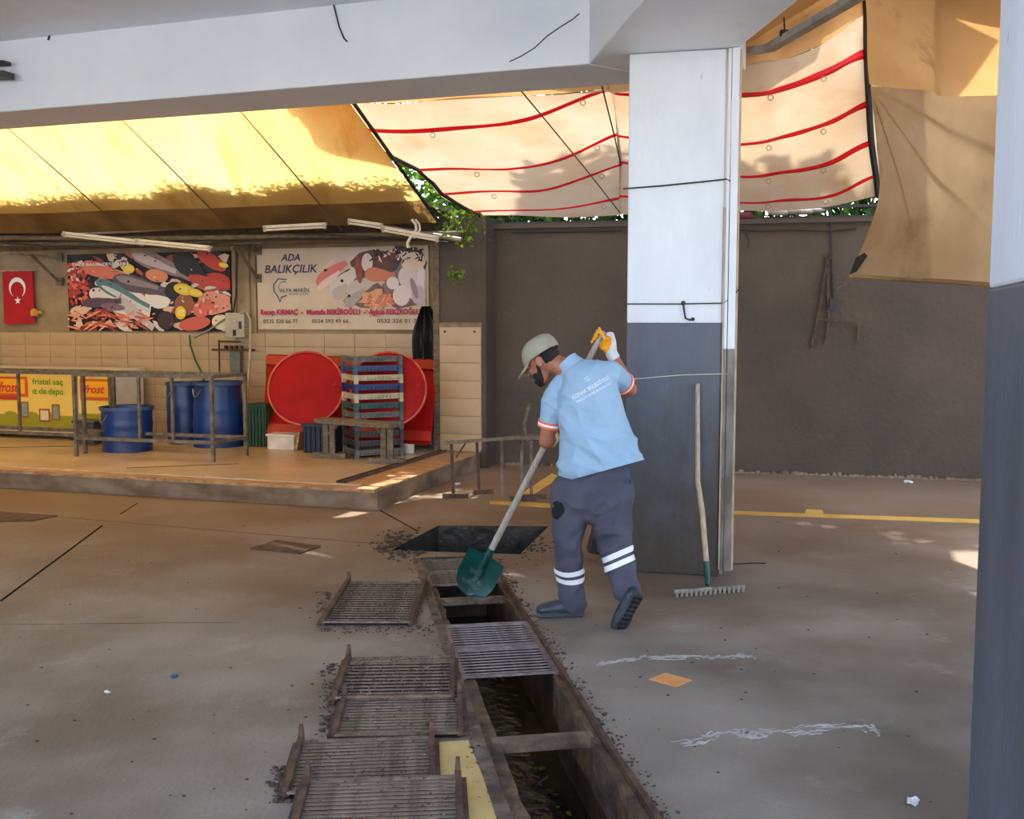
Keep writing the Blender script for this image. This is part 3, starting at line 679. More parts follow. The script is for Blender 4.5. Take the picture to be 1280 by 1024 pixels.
# steel bracket and gutter by the pillar
gut = thing('perforated_steel_rail', 'grey perforated steel rail holding the awning beside the pillar top', 'rail', P(925, 66, 7.3))
mb = MB(); g = [P(924, 66, 7.3), P(962, 60, 7.1), P(1010, 32, 6.6), P(1075, -6, 6.1)]
for i in range(3): mb.bar(g[i], g[i + 1], .07, .045)
mb.build('channel', M['steel'], gut, world=True)
for k in range(13):
    mb = MB(); p = g[1].lerp(g[3], k / 13 + .04); mb.box(p + V((0, -.04, 0)), (.03, .012, .03)); mb.build('slot', M['black'], gut, world=True)
mb = MB(); mb.tube([P(980, 22, 6.9), P(981, 40, 6.9)], .006, 6); mb.box(P(981, 42, 6.88), (.06, .04, .04)); mb.build('hanger', M['black'], gut, world=True)

# ochre tarp: overhead part and big hanging sheet
upc = [[P(1060, -120, 7.3), P(1160, -120, 6.7), P(1275, -120, 6.0), P(1275, -120, 6.0) + V((3.5, -.8, 0))], [P(1080, 0, 8.0), P(1160, 0, 7.3), P(1262, 0, 6.7), P(1262, 0, 6.7) + V((3.5, -.8, 0))], [P(1087, 106, 9.05), P(1160, 112, 8.2), P(1265, 122, 7.4), P(1265, 122, 7.4) + V((3.5, -.8, 0))]]
upc.insert(0, [V((.6, 4.6, 4.3)), V((2.5, 4.2, 4.3)), V((4.5, 3.6, 4.3)), V((8, 3.0, 4.3))])
ot = thing('ochre_tarpaulin', 'ochre tarpaulin sheet overhead beside the near pillar', 'tarpaulin', (0, 0, 0))
cloth(grid_surface(upc, 4, 4), 40, 40, M['tarp_o'], 'canvas', ot, amp=.05, fr=1.1)
upl = [[P(905, 80, 8.3), P(960, 40, 7.9), P(1090, -40, 7.5)], [P(905, 0, 7.4), P(960, -40, 7.2), P(1090, -140, 6.9)]]
cloth(grid_surface(upl, 3, 2), 16, 8, M['tarp_o'], 'side_flap', ot, amp=.02)
hc = [[P(1089, 106, 9.0), P(1130, 110, 8.6), P(1190, 116, 8.0), P(1265, 122, 7.35)],
      [P(1095, 180, 9.05), P(1135, 185, 8.6), P(1190, 190, 8.0), P(1262, 195, 7.3)],
      [P(1097, 250, 9.05), P(1130, 258, 8.6), P(1190, 265, 8.0), P(1262, 275, 7.25)],
      [P(1062, 345, 9.0), P(1120, 349, 8.6), P(1180, 352, 8.0), P(1258, 358, 7.2)]]
hat = grid_surface(hc, 4, 4)
ht = thing('hanging_tarpaulin', 'dirty beige tarpaulin sheet hanging in folds before the dark wall', 'tarpaulin', (0, 0, 0))
def folds(u, v):
    ang = atan2(v * 1.0, u + .02); r = sqrt(u * u + v * v)
    return V((0, -1, 0)) * (.13 * max(0, sin(ang * 17 + 1)) * min(1, r * 1.3) * (1 if .15 < ang < 1.25 else .25) * (1 - .5 * v))
cloth(hat, 80, 60, M['tarp_b'], 'canvas', ht, amp=.04, fr=1.6, wr=folds)
mb = MB(); mb.tube([hat(i / 20, 1) + V((0, -.02, 0)) for i in range(21)], .018, 6); mb.build('hem', M['tarp_b'], ht)
q = [P(1062, 343, 8.94), P(1070, 322, 8.94), P(1080, 316, 8.92), P(1084, 320, 8.92), P(1070, 340, 8.92)]
mb = MB(); mb.prism(q, (0, -.01, 0)); mb.build('black_patch', M['black'], ht)
mb = MB(); mb.tube([P(1064, 346, 8.9), P(1056, 356, 9.4), P(1046, 362, 10.5)], .008, 6); mb.build('tie_rope', M['cable_lite'], ht)

# ================================================================== GREENERY beyond the wall
def leaves(name, m, pts_fn, n, size, label, cat, loc, kind='stuff'):
    mb = MB(); loc = V(loc)
    for i in range(n):
        p = pts_fn(); s = size * random.uniform(.6, 1.4)
        R_ = Quaternion(V((random.uniform(-1, 1), random.uniform(-1, 1), random.uniform(-1, 1))).normalized(), random.uniform(0, 6)).to_matrix()
        mb.add([p - loc + R_ @ V(v) * s for v in ((0, -1, 0), (.55, -.2, .1), (.4, .5, 0), (0, 1, -.15), (-.4, .5, 0), (-.55, -.2, .1))], [(0, 1, 2, 3), (0, 3, 4, 5)])
    o = mb.build(name, m); o.location = loc; return tag(o, label, cat, kind=kind)
leaves('hedge', M['leaf_dk'], lambda: (lambda x: V((x, 12.35 - x * .23 + random.uniform(-.25, .25), random.uniform(2.3, 3.3))))(random.uniform(-1, 8)), 11000, .055, 'bright green hedge behind the fence over the dark wall', 'hedge', (3, 12, 2))
# fence on top of the dark wall
fn = thing('wall_top_fence', 'dark metal fence rails along the top of the dark wall', 'fence', (2.4, 11.16, WT))
for z in (.06, .17):
    mb = MB(); mb.bar((-.2, 11.84, WT + z), (7, 10.18, WT + z), .035, .03); mb.build('rail', M['rope'], fn, world=True)
pk = MB(); pk.box((0, 0, .16), (.02, .02, .3)); pkm = pk.mesh('picket', M['rope'])
for i in range(46):
    x = -.1 + i * .155; link('picket', pkm, fn, V((x, 11.795 - x * .2313 + .03, WT)) - fn.location)
# leaf litter lying on the foot of the yellow tarp
def tarp_pt(u, d, h=0.0):     # d metres up the slope from the eave, h above the cloth
    nrm = (E1 - E0).cross(slope_dir).normalized(); nrm = nrm if nrm.z > 0 else -nrm
    p = E0.lerp(E1, u) - slope_dir * d; v = 1 - d / 4.6
    return p - V((0, 0, .06 * sin(pi * v))) + nrm * h
litter = thing('leaf_litter', 'dark fallen leaves lying on the foot of the yellow tarpaulin, shading it', 'leaves', tarp_pt(.5, 0, .08)); litter['kind'] = 'stuff'
mb = MB(); n = 260
for i in range(n + 1):
    u = -.01 + 1.0 * i / n; top = .60 + .16 * noise.noise(V((u * 22, 1, 0))) + .10 * noise.noise(V((u * 80, 2, 0))) + .07 * sin(u * 9)
    for d in (-.25, .1, .25, top * .85, top): mb.v.append(tuple(tarp_pt(u, d, .09 if d < top else .05)))
for i in range(n):
    for k in range(4): a_ = i * 5 + k; mb.f.append([a_, a_ + 1, a_ + 6, a_ + 5]); mb.m.append(0); mb.c.append((1, 1, 1))
mb.build('leaf_mat', M['dirt'], litter, world=True)
mb = MB()
for i in range(5200):
    u = random.random(); top = .60 + .16 * noise.noise(V((u * 22, 1, 0))) + .07 * sin(u * 9); p = tarp_pt(u, top + random.gauss(.0, .07), random.uniform(.05, .09)); s_ = random.uniform(.02, .045)
    R_ = Matrix.Rotation(random.uniform(0, 6), 3, 'Z') @ Matrix.Rotation(random.uniform(-.5, .5), 3, 'X')
    mb.add([p + R_ @ V(v) * s_ for v in ((0, -1, 0), (.6, 0, 0), (0, 1, 0), (-.6, 0, 0))], [(0, 1, 2, 3)])
mb.build('fallen_leaves', M['leaf'], litter, world=True)
def tfn():
    x = random.uniform(.6, 9); return V((x, 13.6 - x * .23 + random.uniform(-.9, .9), random.uniform(3.2, 7.4)))
tr_ = thing('added_shade_trees', 'added leafy trees, unseen beyond the dark wall, shading the awnings', 'trees', (4, 13, 0)); tr_['kind'] = 'stuff'  # trees added to keep direct sun off the right awnings
o = leaves('foliage', M['leaf_dk'], tfn, 17000, .13, None, None, (4, 13, 0)); o.parent = tr_; o.location = (0, 0, 0)
for x in (1.8, 4.5, 7.4):
    mb = MB(); mb.tube([(x - 4, .9 - x * .23, 0), (x - 3.9, .8 - x * .23, 2.5), (x - 4.1, .7 - x * .23, 6)], [.16, .12, .05], 8); mb.build('added_trunk', M['stem'], tr_, smooth=True)
# vine at the pilaster
leaves('corner_bush', M['leaf_dk'], lambda: V((random.uniform(-1.9, .6), random.uniform(12.6, 13.4), random.uniform(2.6, 5.0))), 4200, .06, 'green bush seen through the gap between the two awnings', 'bush', (-.6, 13, 3))
vp = [P(530, 212, 11.2), P(548, 232, 11.2), P(560, 262, 11.1), P(572, 282, 11.0), P(590, 272, 11.1), P(580, 300, 10.95)]
vc = V(vp[2])
def vfn():
    k = random.random()
    if k < .8:
        i = random.randrange(len(vp) - 1); p = vp[i].lerp(vp[i + 1], random.random()); s = .09
    else: p = P(571, 345, 11.1); s = .05
    return p + V((random.gauss(0, s), random.gauss(0, .05), random.gauss(0, s)))
vine = thing('climbing_vine', 'straggly vine hanging over the corner where the tarpaulins meet', 'vine', vc)
mb = MB()
for i in range(300):
    p = vfn() - vc; s = .028 * random.uniform(.6, 1.4); R_ = Quaternion(V((random.uniform(-1, 1), random.uniform(-1, 1), random.uniform(-1, 1))).normalized(), random.uniform(0, 6)).to_matrix()
    mb.add([p + R_ @ V(v) * s for v in ((0, -1, 0), (.7, -.1, .1), (0, 1, -.15), (-.7, -.1, .1))], [(0, 1, 2, 3)])
o = mb.build('foliage', M['leaf'], vine); o['kind'] = 'stuff'
mb = MB(); mb.tube([v - vc for v in vp], .008, 6); mb.tube([P(572, 282, 11) - vc, P(580, 310, 11.15) - vc, P(571, 345, 11.15) - vc, P(574, 370, 11.2) - vc], .004, 5)
mb.tube([P(540, 228, 11.3) - vc, P(560, 250, 11.2) - vc, P(610, 262, 11.4) - vc], .006, 5); mb.build('stem', M['stem'], vine)
# sack on the wall
sk = MB(); c = BW(997, 270, -.1) + V((0, .0, .03))
for i in range(4): sk.ell(c + V((-.2 + i * .13, .0, .02 + .01 * (i % 2))), (.13, .1, .05 - .006 * i), nu=12, nv=8)
o = sk.build('white_sack', M['white_pl'], smooth=True); tag(o, 'crumpled white plastic sack lying on top of the dark wall', 'sack')
sk = MB(); c = BW(929, 272, -.1); sk.ell(c, (.14, .09, .06), nu=12, nv=8); sk.ell(c + V((.05, 0, .03)), (.07, .07, .04), nu=10, nv=6)
tag(sk.build('maroon_bundle', mat('maroon_cloth', S(100, 30, 40), S(80, 24, 32), 5, .8), smooth=True), 'small maroon cloth bundle on top of the wall by the pillar', 'bundle')
# rusty fixture and cable on the dark wall
rf = thing('rusty_wall_bracket', 'rusty iron hook bracket fixed high on the dark wall', 'bracket', BW(1035, 380, .02))
for pts in ([(1037, 318), (1030, 350), (1025, 385), (1014, 436)], [(1034, 318), (1036, 400), (1032, 430)], [(1018, 398), (1045, 401), (1076, 406)], [(1074, 406), (1072, 430)], [(1030, 320), (1040, 322)]):
    mb = MB(); q = [BW(x, y, .05) for x, y in pts]
    for i in range(len(q) - 1): mb.bar(q[i], q[i + 1], .028, .02)
    mb.build('iron_bar', M['iron_rust'], rf, world=True)
mb = MB(); mb.tube([BW(x, y, .03) for x, y in ((1038, 262), (1039, 300), (1040, 340), (1042, 385))], .01, 6); mb.box(BW(1041, 380, .05), (.08, .04, .12)); mb.build('cable', M['cable'], rf, world=True)
cb = thing('wall_cable', 'black cable sagging along the top of the dark wall', 'cable', BW(930, 290, .02))
mb = MB(); mb.tube([BW(x, y, .03) for x, y in ((925, 287), (950, 289), (990, 287), (1030, 289), (1070, 286))], .01, 6); mb.build('cable_run', M['cable'], cb, world=True)
mb = MB(); mb.tube([BW(x, y, .03) for x, y in ((930, 288), (936, 300), (935, 310))], .006, 6)
mb.build('cable_run', M['cable'], cb, world=True); mb = MB(); mb.tube([BW(x, y, .03) for x, y in ((640, 290), (700, 289), (778, 288))], .012, 6); mb.build('cable_run', M['cable'], cb, world=True)

# ================================================================== SHOP: pipes, lamps, banners
def rod(name, label, cat, pts, bb, r, m, group=None):
    q = [W(x, y, b_) if not isinstance(bb, (int, float)) else W(x, y, bb) for (x, y), b_ in zip(pts, bb if not isinstance(bb, (int, float)) else [bb] * len(pts))]
    w = [RL(*p) for p in q]; mb = MB(); c = w[0]; mb.tube([p - c for p in w], r, 10); o = mb.build(name, m, smooth=True); o.location = c
    return tag(o, label, cat, group)
rod('awning_pipe', 'upper galvanised pipe of the awning frame above the fish banner', 'pipe', [(78, 293), (436, 272)], 2.25, .028, M['steel'])
rod('awning_pipe', 'long lower pipe running the width of the stall', 'pipe', [(-60, 297), (200, 298), (575, 292)], 2.35, .03, M['greywood'])
rod('awning_pipe', 'thick brown pipe below the long pipe at the stall front', 'pipe', [(-60, 306), (300, 303), (560, 296)], 2.5, .035, M['greywood'])
rod('awning_pipe', 'steel pipe slanting down to the right above the white banner', 'pipe', [(434, 272), (500, 287), (577, 300)], [2.2, 2.25, 2.3], .026, M['steel'])
rod('power_cable', 'black cable drooping along the stall pipes', 'cable', [(-20, 301), (60, 308), (140, 309), (240, 306), (340, 299), (460, 300), (540, 300)], 2.28, .012, M['cable'])
rod('power_cable', 'thin black cable strung above the white banner', 'cable', [(355, 291), (420, 294), (500, 298), (560, 303)], 2.2, .008, M['cable'])
def lamp(p0, p1, bb, label):
    a0, a1 = W(*p0, bb), W(*p1, bb); c = RL(*a0); w1 = RL(*a1) - c
    t = thing('fluorescent_lamp', label, 'lamp', c, 0, 'unlit tube lamps on the stall frame')
    mb = MB(); mb.bar((0, 0, 0), w1, .05, .03); mb.build('housing', M['white_pl'], t)
    mb = MB(); mb.tube([w1 * .03 + V((0, -.02, -.035)), w1 * .97 + V((0, -.02, -.035))], .014, 10); mb.build('tube', M['tube_glass'], t, smooth=True)
    for k in (.02, .98): mb = MB(); mb.box(w1 * k + V((0, -.015, -.025)), (.03, .04, .06)); mb.build('end_cap', M['panel_grey'], t)
lamp((80, 291), (180, 302), 2.15, 'leftmost unlit tube lamp, above the left end of the fish banner')
lamp((170, 300), (264, 309), 2.1, 'unlit tube lamp slanting below the pipes over the fish banner')
lamp((330, 284), (408, 280), 2.1, 'unlit tube lamp above the left end of the white banner')
lamp((436, 275), (478, 281), 2.1, 'short unlit tube lamp at the joint of the upper pipes')
lamp((478, 284), (548, 297), 2.1, 'rightmost unlit tube lamp, above the right end of the white banner')
# angle brackets
for i, (pts, lb) in enumerate(((((0, 316), (74, 322), (38, 318), (74, 352)), 'rusty angle bracket beside the red flag'), (((290, 310), (322, 314), (296, 310), (322, 348)), 'rusty angle bracket between the two banners'))):
    c = RL(*W(*pts[1], 2.8)); t = thing('angle_bracket', lb, 'bracket', c)
    mb = MB(); mb.bar(RL(*W(*pts[0], 2.4)), RL(*W(*pts[1], 2.88)), .04, .03); mb.build('arm', M['galv'], t, world=True)
    mb = MB(); mb.bar(RL(*W(*pts[2], 2.5)), RL(*W(*pts[3], 2.88)), .035, .025); mb.build('strut', M['galv'], t, world=True)
    for k_ in (1, 3): mb = MB(); mb.box(RL(*W(*pts[k_], 2.9)), (.1, .02, .1), Matrix.Rotation(-TH, 3, 'Z')); mb.build('wall_plate', M['galv'], t, world=True)

def banner(name, label, cat, x0, y0, x1, y1, bb):
    """corner pixels -> a thing whose local x,z span the sheet (0..w, 0..h)"""
    A = W(x0, y1, bb); B = W(x1, y1, bb); T = W((x0 + x1) / 2, y0, bb); T2 = W((x0 + x1) / 2, y1, bb)
    t = room(name, label, cat, A.x, bb, (A.z + B.z) / 2); return t, B.x - A.x, T.z - T2.z
# left seafood banner
t, w, h = banner('seafood_banner', 'printed banner of mixed fish, prawns and lemons on the stall wall', 'banner', 87, 316, 290, 414, 2.92)
mb = MB(); mb.box((w / 2, .006, h / 2), (w, .012, h)); mb.build('board', M['black'], t)
rnd = random.Random(3)
def blob(mb, cx, cy, L, Wd, ang, col, layer, kind='oval', n=14):
    pts = []
    for k in range(n):
        a = 2 * pi * k / n; x = L * cos(a); y = Wd * sin(a)
        if kind == 'fish': y *= (1 - .35 * cos(a)) if x < 0 else .9; 
        if kind == 'fish' and cos(a) > .86: y = Wd * .55 * (1 if sin(a) >= 0 else -1); x = L * 1.18
        if kind == 'rough': f = 1 + .25 * rnd.uniform(-1, 1); x *= f; y *= f
        pts.append((cx + x * cos(ang) - y * sin(ang), cy + x * sin(ang) + y * cos(ang)))
    pts = [(min(max(x, 0), mb.w), min(max(y, 0), mb.h)) for x, y in pts]
    mb.add([(x, -.0006 * layer - .0004, y) for x, y in pts], [tuple(range(n))], 0, col)
mb = MB(); mb.w = w; mb.h = h; Ly = 0
C3 = lambda *c: srgb(*c)
bk = [(40, 30, 30), (196, 84, 62), (220, 208, 196), (150, 60, 50), (60, 50, 60), (226, 190, 160)]
for i in range(150):
    Ly += .1; blob(mb, rnd.uniform(0, w), rnd.uniform(0, h), rnd.uniform(.05, .16), rnd.uniform(.02, .06), rnd.uniform(-.8, .5), C3(*rnd.choice(bk)), Ly, 'rough')
def rel(x, y): return (x / 1040 * w, (1 - y / 510) * h)
for i in range(70):   # red roe / prawns at the far left and top
    Ly += .1; x, y = rel(rnd.uniform(5, 130), rnd.uniform(60, 340)); blob(mb, x, y, .03, .022, rnd.uniform(0, 3), C3(*rnd.choice([(206, 74, 50), (226, 110, 76), (180, 48, 34)])), Ly)
for (x, y, L, Wd, a, c) in ((230, 110, 150, 40, -.25, (222, 116, 86)), (600, 70, 210, 45, -.35, (150, 120, 120)), (560, 60, 150, 24, -.35, (196, 180, 176)), (790, 90, 120, 60, -.7, (34, 30, 32)), (930, 60, 110, 36, -.5, (196, 60, 48)), (980, 190, 90, 40, -.3, (190, 56, 40)),
                            (420, 330, 120, 90, -.2, (230, 222, 212)), (590, 290, 90, 60, -.2, (236, 228, 218)), (250, 290, 120, 40, -.3, (226, 214, 206)), (470, 210, 190, 44, -.22, (96, 80, 86)), (450, 190, 140, 20, -.22, (150, 132, 134)), (350, 260, 190, 36, -.42, (90, 126, 134)), (370, 285, 170, 14, -.42, (210, 214, 212)), (430, 380, 150, 34, -.62, (196, 186, 182)),
                            (220, 320, 130, 26, .05, (88, 66, 86)), (300, 350, 90, 20, -.1, (130, 100, 116)), (590, 150, 80, 34, -.15, (228, 142, 96)), (900, 190, 130, 24, -.2, (200, 70, 52)), (700, 250, 70, 50, 0, (30, 28, 28)), (760, 340, 70, 60, .2, (150, 86, 60)), (950, 330, 120, 60, 0, (226, 150, 126)), (880, 360, 80, 44, .3, (214, 110, 86)), (820, 460, 110, 36, .15, (206, 92, 80)), (640, 440, 60, 50, .4, (60, 44, 48)), (980, 450, 60, 40, 0, (228, 214, 180))):
    Ly += 1; X, Z = rel(x, y); k = w / 1040; blob(mb, X, Z, L * k * .9, Wd * k, a, C3(*c), Ly, 'fish' if L > 110 else 'oval', 18)
for (x, y) in ((410, 185), (700, 225), (180, 240)): Ly += 1; X, Z = rel(x, y); blob(mb, X, Z, .018, .018, 0, C3(20, 18, 18), Ly)
for i in range(46):   # pink squid strips along the bottom
    Ly += .3; X, Z = rel(rnd.uniform(20, 520), rnd.uniform(390, 490)); blob(mb, X, Z, rnd.uniform(.05, .13), .012, rnd.uniform(-.5, .6), C3(*rnd.choice([(232, 150, 116), (214, 116, 84), (240, 180, 150), (180, 84, 66)])), Ly)
for (x, y, L, Wd) in ((415, 100, 42, 26), (760, 240, 62, 30), (830, 262, 50, 22), (1010, 90, 30, 14), (740, 390, 34, 36)):
    Ly += 1; X, Z = rel(x, y); k = w / 1040; blob(mb, X, Z, L * k, Wd * k, -.2, C3(232, 196, 40), Ly); Ly += 1; blob(mb, X + .01, Z, L * k * .7, Wd * k * .6, -.2, C3(240, 214, 90), Ly)
for i in range(9):    # prawn ring
    Ly += .5; a = i / 9 * 5; X, Z = rel(900 + 60 * cos(a), 350 + 40 * sin(a)); blob(mb, X, Z, .035, .02, a, C3(*((226, 120, 96) if i % 2 else (240, 170, 150))), Ly)
for i in range(90):
    Ly += .2; blob(mb, rnd.uniform(0, w), rnd.uniform(0, h), rnd.uniform(.008, .03), rnd.uniform(.004, .012), rnd.uniform(-1, 1), C3(*rnd.choice([(28, 22, 22), (236, 226, 216), (210, 70, 50), (70, 50, 56)])), Ly, 'rough', 7)
mb.build('seafood_print', M['print'], t)
wall_text('TAZE BALIK ÇEŞİTLERİ', t, w * .225, h * .865, w * .36, .055, M['white_ink'], y=-.05, bold=.03)

# white shop banner
t, w, h = banner('shop_sign', 'white fish shop sign with purple lettering and seafood photograph', 'sign', 323, 309, 536, 412, 2.92)
mb = MB(); mb.box((w / 2, .008, h / 2), (w, .016, h)); mb.build('board', mat('sign_board_white', S(212, 194, 170), S(200, 182, 156), 3, .5), t)
def R2(x, y): return ((x - 15) / 1240 * w, (1 - (y - 45) / 600) * h)
def wt(s, x0, x1, y0, y1, m, **k):
    a, b = R2(x0, y1), R2(x1, y0); wall_text(s, t, (a[0] + b[0]) / 2, (a[1] + b[1]) / 2, b[0] - a[0], b[1] - a[1], m, **k)
wt('ADA', 198, 342, 86, 138, M['navy_ink'], shear=.25, bold=.02); wt('BALIKÇILIK', 75, 470, 165, 240, M['navy_ink'], shear=.2, bold=.02)
wt('ALYA MARİN', 185, 405, 330, 370, M['teal_ink'], bold=.02); wt('BALIKÇILIK', 255, 400, 376, 392, M['teal_ink'])
mb = MB()
q = [R2(*p) for p in ((235, 275), (175, 268), (140, 310), (142, 365), (170, 400), (185, 440), (198, 405), (235, 392))]
mb.tube([(x, -.004, z) for x, z in q], .008, 6); q = [R2(*p) for p in ((232, 290), (195, 292), (175, 325), (182, 360))]; mb.tube([(x, -.004, z) for x, z in q], .004, 6); mb.build('fish_logo', M['teal_ink'], t)
wt('Recep KIRMAÇ  -  Mustafa BEKİROĞLU  -  Aykut BEKİROĞLU', 45, 1205, 482, 548, M['magenta_ink'], y=-.03, bold=.045)
wt('0535 520 66 77', 58, 318, 570, 600, M['grey_ink'], bold=.01); wt('0554 593 49 66', 422, 690, 568, 598, M['grey_ink'], bold=.01); wt('0532 326 01 76', 900, 1200, 566, 596, M['grey_ink'], bold=.01, y=-.03)
mb = MB(); mb.w = w; mb.h = h; Ly = 0; k = w / 1240
for (x, y, L, Wd, a, c, kd) in ((720, 260, 130, 60, .3, (60, 44, 44), 'rough'), (900, 180, 230, 110, 0, (96, 62, 54), 'rough'), (1100, 170, 130, 120, 0, (80, 56, 60), 'rough'), (820, 380, 180, 90, -.1, (120, 92, 84), 'rough'), (1000, 400, 200, 70, 0, (110, 80, 70), 'rough'), (1090, 320, 130, 130, 0, (130, 108, 110), 'rough'),
                            (640, 150, 160, 44, .55, (226, 190, 180), 'fish'), (560, 240, 120, 46, .6, (216, 120, 108), 'fish'), (545, 290, 90, 24, .6, (236, 200, 190), 'fish'), (690, 100, 110, 26, .4, (206, 186, 176), 'fish'), (650, 310, 110, 60, .7, (214, 204, 196), 'fish'), (630, 370, 60, 40, .6, (190, 176, 170), 'fish'),
                            (780, 330, 110, 48, .4, (196, 184, 178), 'fish'), (730, 420, 80, 34, .6, (170, 160, 158), 'fish'), (770, 210, 26, 90, .1, (150, 70, 60), 'oval'), (830, 160, 40, 60, 0, (226, 206, 198), 'oval'), (910, 250, 100, 44, -.1, (206, 122, 92), 'fish'), (960, 130, 90, 30, .2, (120, 50, 44), 'oval'), (880, 420, 110, 50, .2, (222, 160, 120), 'rough'), (960, 440, 60, 40, 0, (206, 130, 96), 'rough'),
                            (1155, 160, 85, 62, .1, (232, 206, 180), 'oval'), (1110, 270, 60, 70, .3, (222, 208, 204), 'oval'), (1010, 310, 44, 40, 0, (226, 212, 206), 'oval'), (1150, 320, 80, 100, .4, (216, 204, 204), 'oval'), (1070, 400, 60, 66, 0, (224, 210, 208), 'oval'), (1190, 400, 50, 60, 0, (190, 176, 186), 'oval'), (1160, 350, 20, 70, .3, (150, 130, 142), 'oval'), (1210, 260, 30, 60, 0, (228, 216, 212), 'oval')):
    Ly += 1; X, Z = R2(x, y); blob(mb, X, Z, L * k, Wd * k, a, C3(*c), Ly, kd, 18)
for (x, y) in ((530, 210), (650, 290), (700, 400)): Ly += 1; X, Z = R2(x, y); blob(mb, X, Z, .02, .018, 0, C3(30, 26, 28), Ly)
for i in range(60): Ly += .2; X, Z = R2(rnd.uniform(860, 1230), rnd.uniform(60, 160)); blob(mb, X, Z, .03, .01, rnd.uniform(0, 3), C3(*rnd.choice([(30, 22, 24), (70, 40, 40), (230, 212, 204)])), Ly, 'rough', 7)
for i in range(24): Ly += .2; X, Z = R2(rnd.uniform(820, 1000), rnd.uniform(380, 560)); blob(mb, X, Z, .05, .007, rnd.uniform(-.6, 1.2), C3(*rnd.choice([(226, 150, 112), (190, 96, 66), (240, 186, 150)])), Ly, 'rough', 8)
mb.build('seafood_print', M['print'], t)

# flag
A_ = W(5, 405, 2.9); B_ = W(41, 338, 2.9)
t = room('red_flag', 'red flag with white crescent and star hanging on the stall wall', 'flag', A_.x, 2.9, A_.z); fw, fh = B_.x - A_.x, B_.z - A_.z
mb = MB(); nx = 12
for j in range(9):
    for i in range(nx + 1): mb.v.append((fw * i / nx, .008 * sin(i * 1.3 + j * .2), fh * j / 8))
for j in range(8):
    for i in range(nx): k_ = j * (nx + 1) + i; mb.f.append([k_, k_ + 1, k_ + nx + 2, k_ + nx + 1]); mb.m.append(0); mb.c.append((1, 1, 1))
mb.build('cloth', M['flag_red'], t, smooth=True)
mb = MB(); cx, cz, R_ = fw * .5, fh * .68, fw * .27; pts = []   # crescent opening downwards
for k in range(17): a = radians(-60 + 300 * k / 16); pts.append((cx + R_ * cos(a), cz + R_ * sin(a)))
for k in range(17): a = radians(228 - 276 * k / 16); pts.append((cx + R_ * .78 * cos(a), cz - R_ * .22 + R_ * .8 * sin(a)))
vs = [(x, -.012, z) for x, z in pts]; mb.add(vs, [(i, i + 1, 32 - i, 33 - i) for i in range(16)])
st = []
for k in range(10): r = R_ * (.42 if k % 2 == 0 else .17); a = pi / 2 + k * pi / 5; st.append((cx + r * cos(a), -.012, fh * .44 + r * sin(a)))
mb.add(st + [(cx, -.012, fh * .44)], [(k, (k + 1) % 10, 10) for k in range(10)]); mb.build('crescent_and_star', M['white_ink'], t)
mb = MB(); mb.tube([(-.05, -.0, fh), (fw + .05, 0, fh)], .008, 6); mb.build('hanging_rod', M['steel'], t)

# meter box, switches and hoses between the banners
p = W(289, 422, 2.9); q = W(312, 391, 2.9)
t = room('meter_box', 'beige electric box on the wall between the two banners', 'electric box', p.x, 2.86, p.z)
mb = MB(); mb.box(((q.x - p.x) / 2, -.02, (q.z - p.z) / 2), (q.x - p.x, .14, q.z - p.z)); mb.build('case', M['panel_grey'], t, bevel=.01)
mb = MB(); mb.box(((q.x - p.x) * .5, -.095, (q.z - p.z) * .2), (.04, .01, .07)); mb.box(((q.x - p.x) * .8, -.095, (q.z - p.z) * .5), (.03, .01, .09)); mb.build('switch', M['navy'], t)
p = W(279, 437, 2.9)
t = room('tap_manifold', 'rusty pipe taps under the beige electric box', 'pipes', p.x, 2.86, p.z)
mb = MB(); mb.tube([(-.1, -.05, 0), (.5, -.05, 0)], .014, 8); mb.tube([(0, -.05, .12), (0, -.05, -.28)], .012, 8); mb.tube([(0, -.05, .1), (.3, -.05, .1)], .012, 8); mb.build('pipework', M['iron_rust'], t)
mb = MB()
for k in range(4): mb.box((.1 + k * .07, -.05, .02), (.03, .05, .06)); mb.tube([(.1 + k * .07, -.08, .05), (.14 + k * .07, -.08, .05)], .006, 5)
mb.build('tap', M['iron_rust'], t)
mb = MB(); mb.box((.22, -.03, -.15), (.14, .05, .26)); mb.build('grey_cover', M['grey_pl'], t)
rod('garden_hose', 'pale hose looping down beside the electric box to the platform', 'hose', [(300, 392), (308, 388), (313, 400), (313, 430), (311, 470), (308, 510), (308, 540), (307, 552)], 2.75, .014, M['cable_lite'])
rod('garden_hose', 'dark green hose hanging under the fish banner', 'hose', [(237, 419), (238, 432), (244, 450), (252, 466), (256, 480)], 2.82, .012, M['hose_green'])
rod('water_pipe', 'thin grey pipe slanting from the fish banner to the electric box', 'pipe', [(243, 422), (262, 412), (288, 394)], 2.86, .012, M['steel'])
rod('power_cable', 'pair of dark cables running up beside the fish banner', 'cable', [(297, 312), (296, 340), (295, 370), (291, 392)], 2.86, .012, M['cable'])
p = W(46, 395, 2.9); mb = MB(); mb.lathe([(.0, 0), (.05, 0), (.05, .05), (.03, .09), (0, .1)], n=12); mb.box((.06, 0, .05), (.08, .03, .03)); o = mb.build('brass_tap', M['yellow_paint']); o.location = RL(p.x, 2.86, p.z)
tag(o, 'small yellow brass fitting on the wall right of the flag', 'tap')
# white rope bundle on the pipe
mb = MB(); c = RL(*W(515, 284, 2.1)); pts = [c + V((.05 * sin(k * .9), -.02, -.05 * k + .08)) for k in range(7)]
mb.tube([p - c for p in pts], .016, 7); mb.tube([p - c + V((.04, 0, 0)) for p in pts[:5]], .012, 7); o = mb.build('rope_bundle', M['white_pl'], smooth=True); o.location = c
tag(o, 'white rope knotted round the pipe above the shop sign', 'rope')
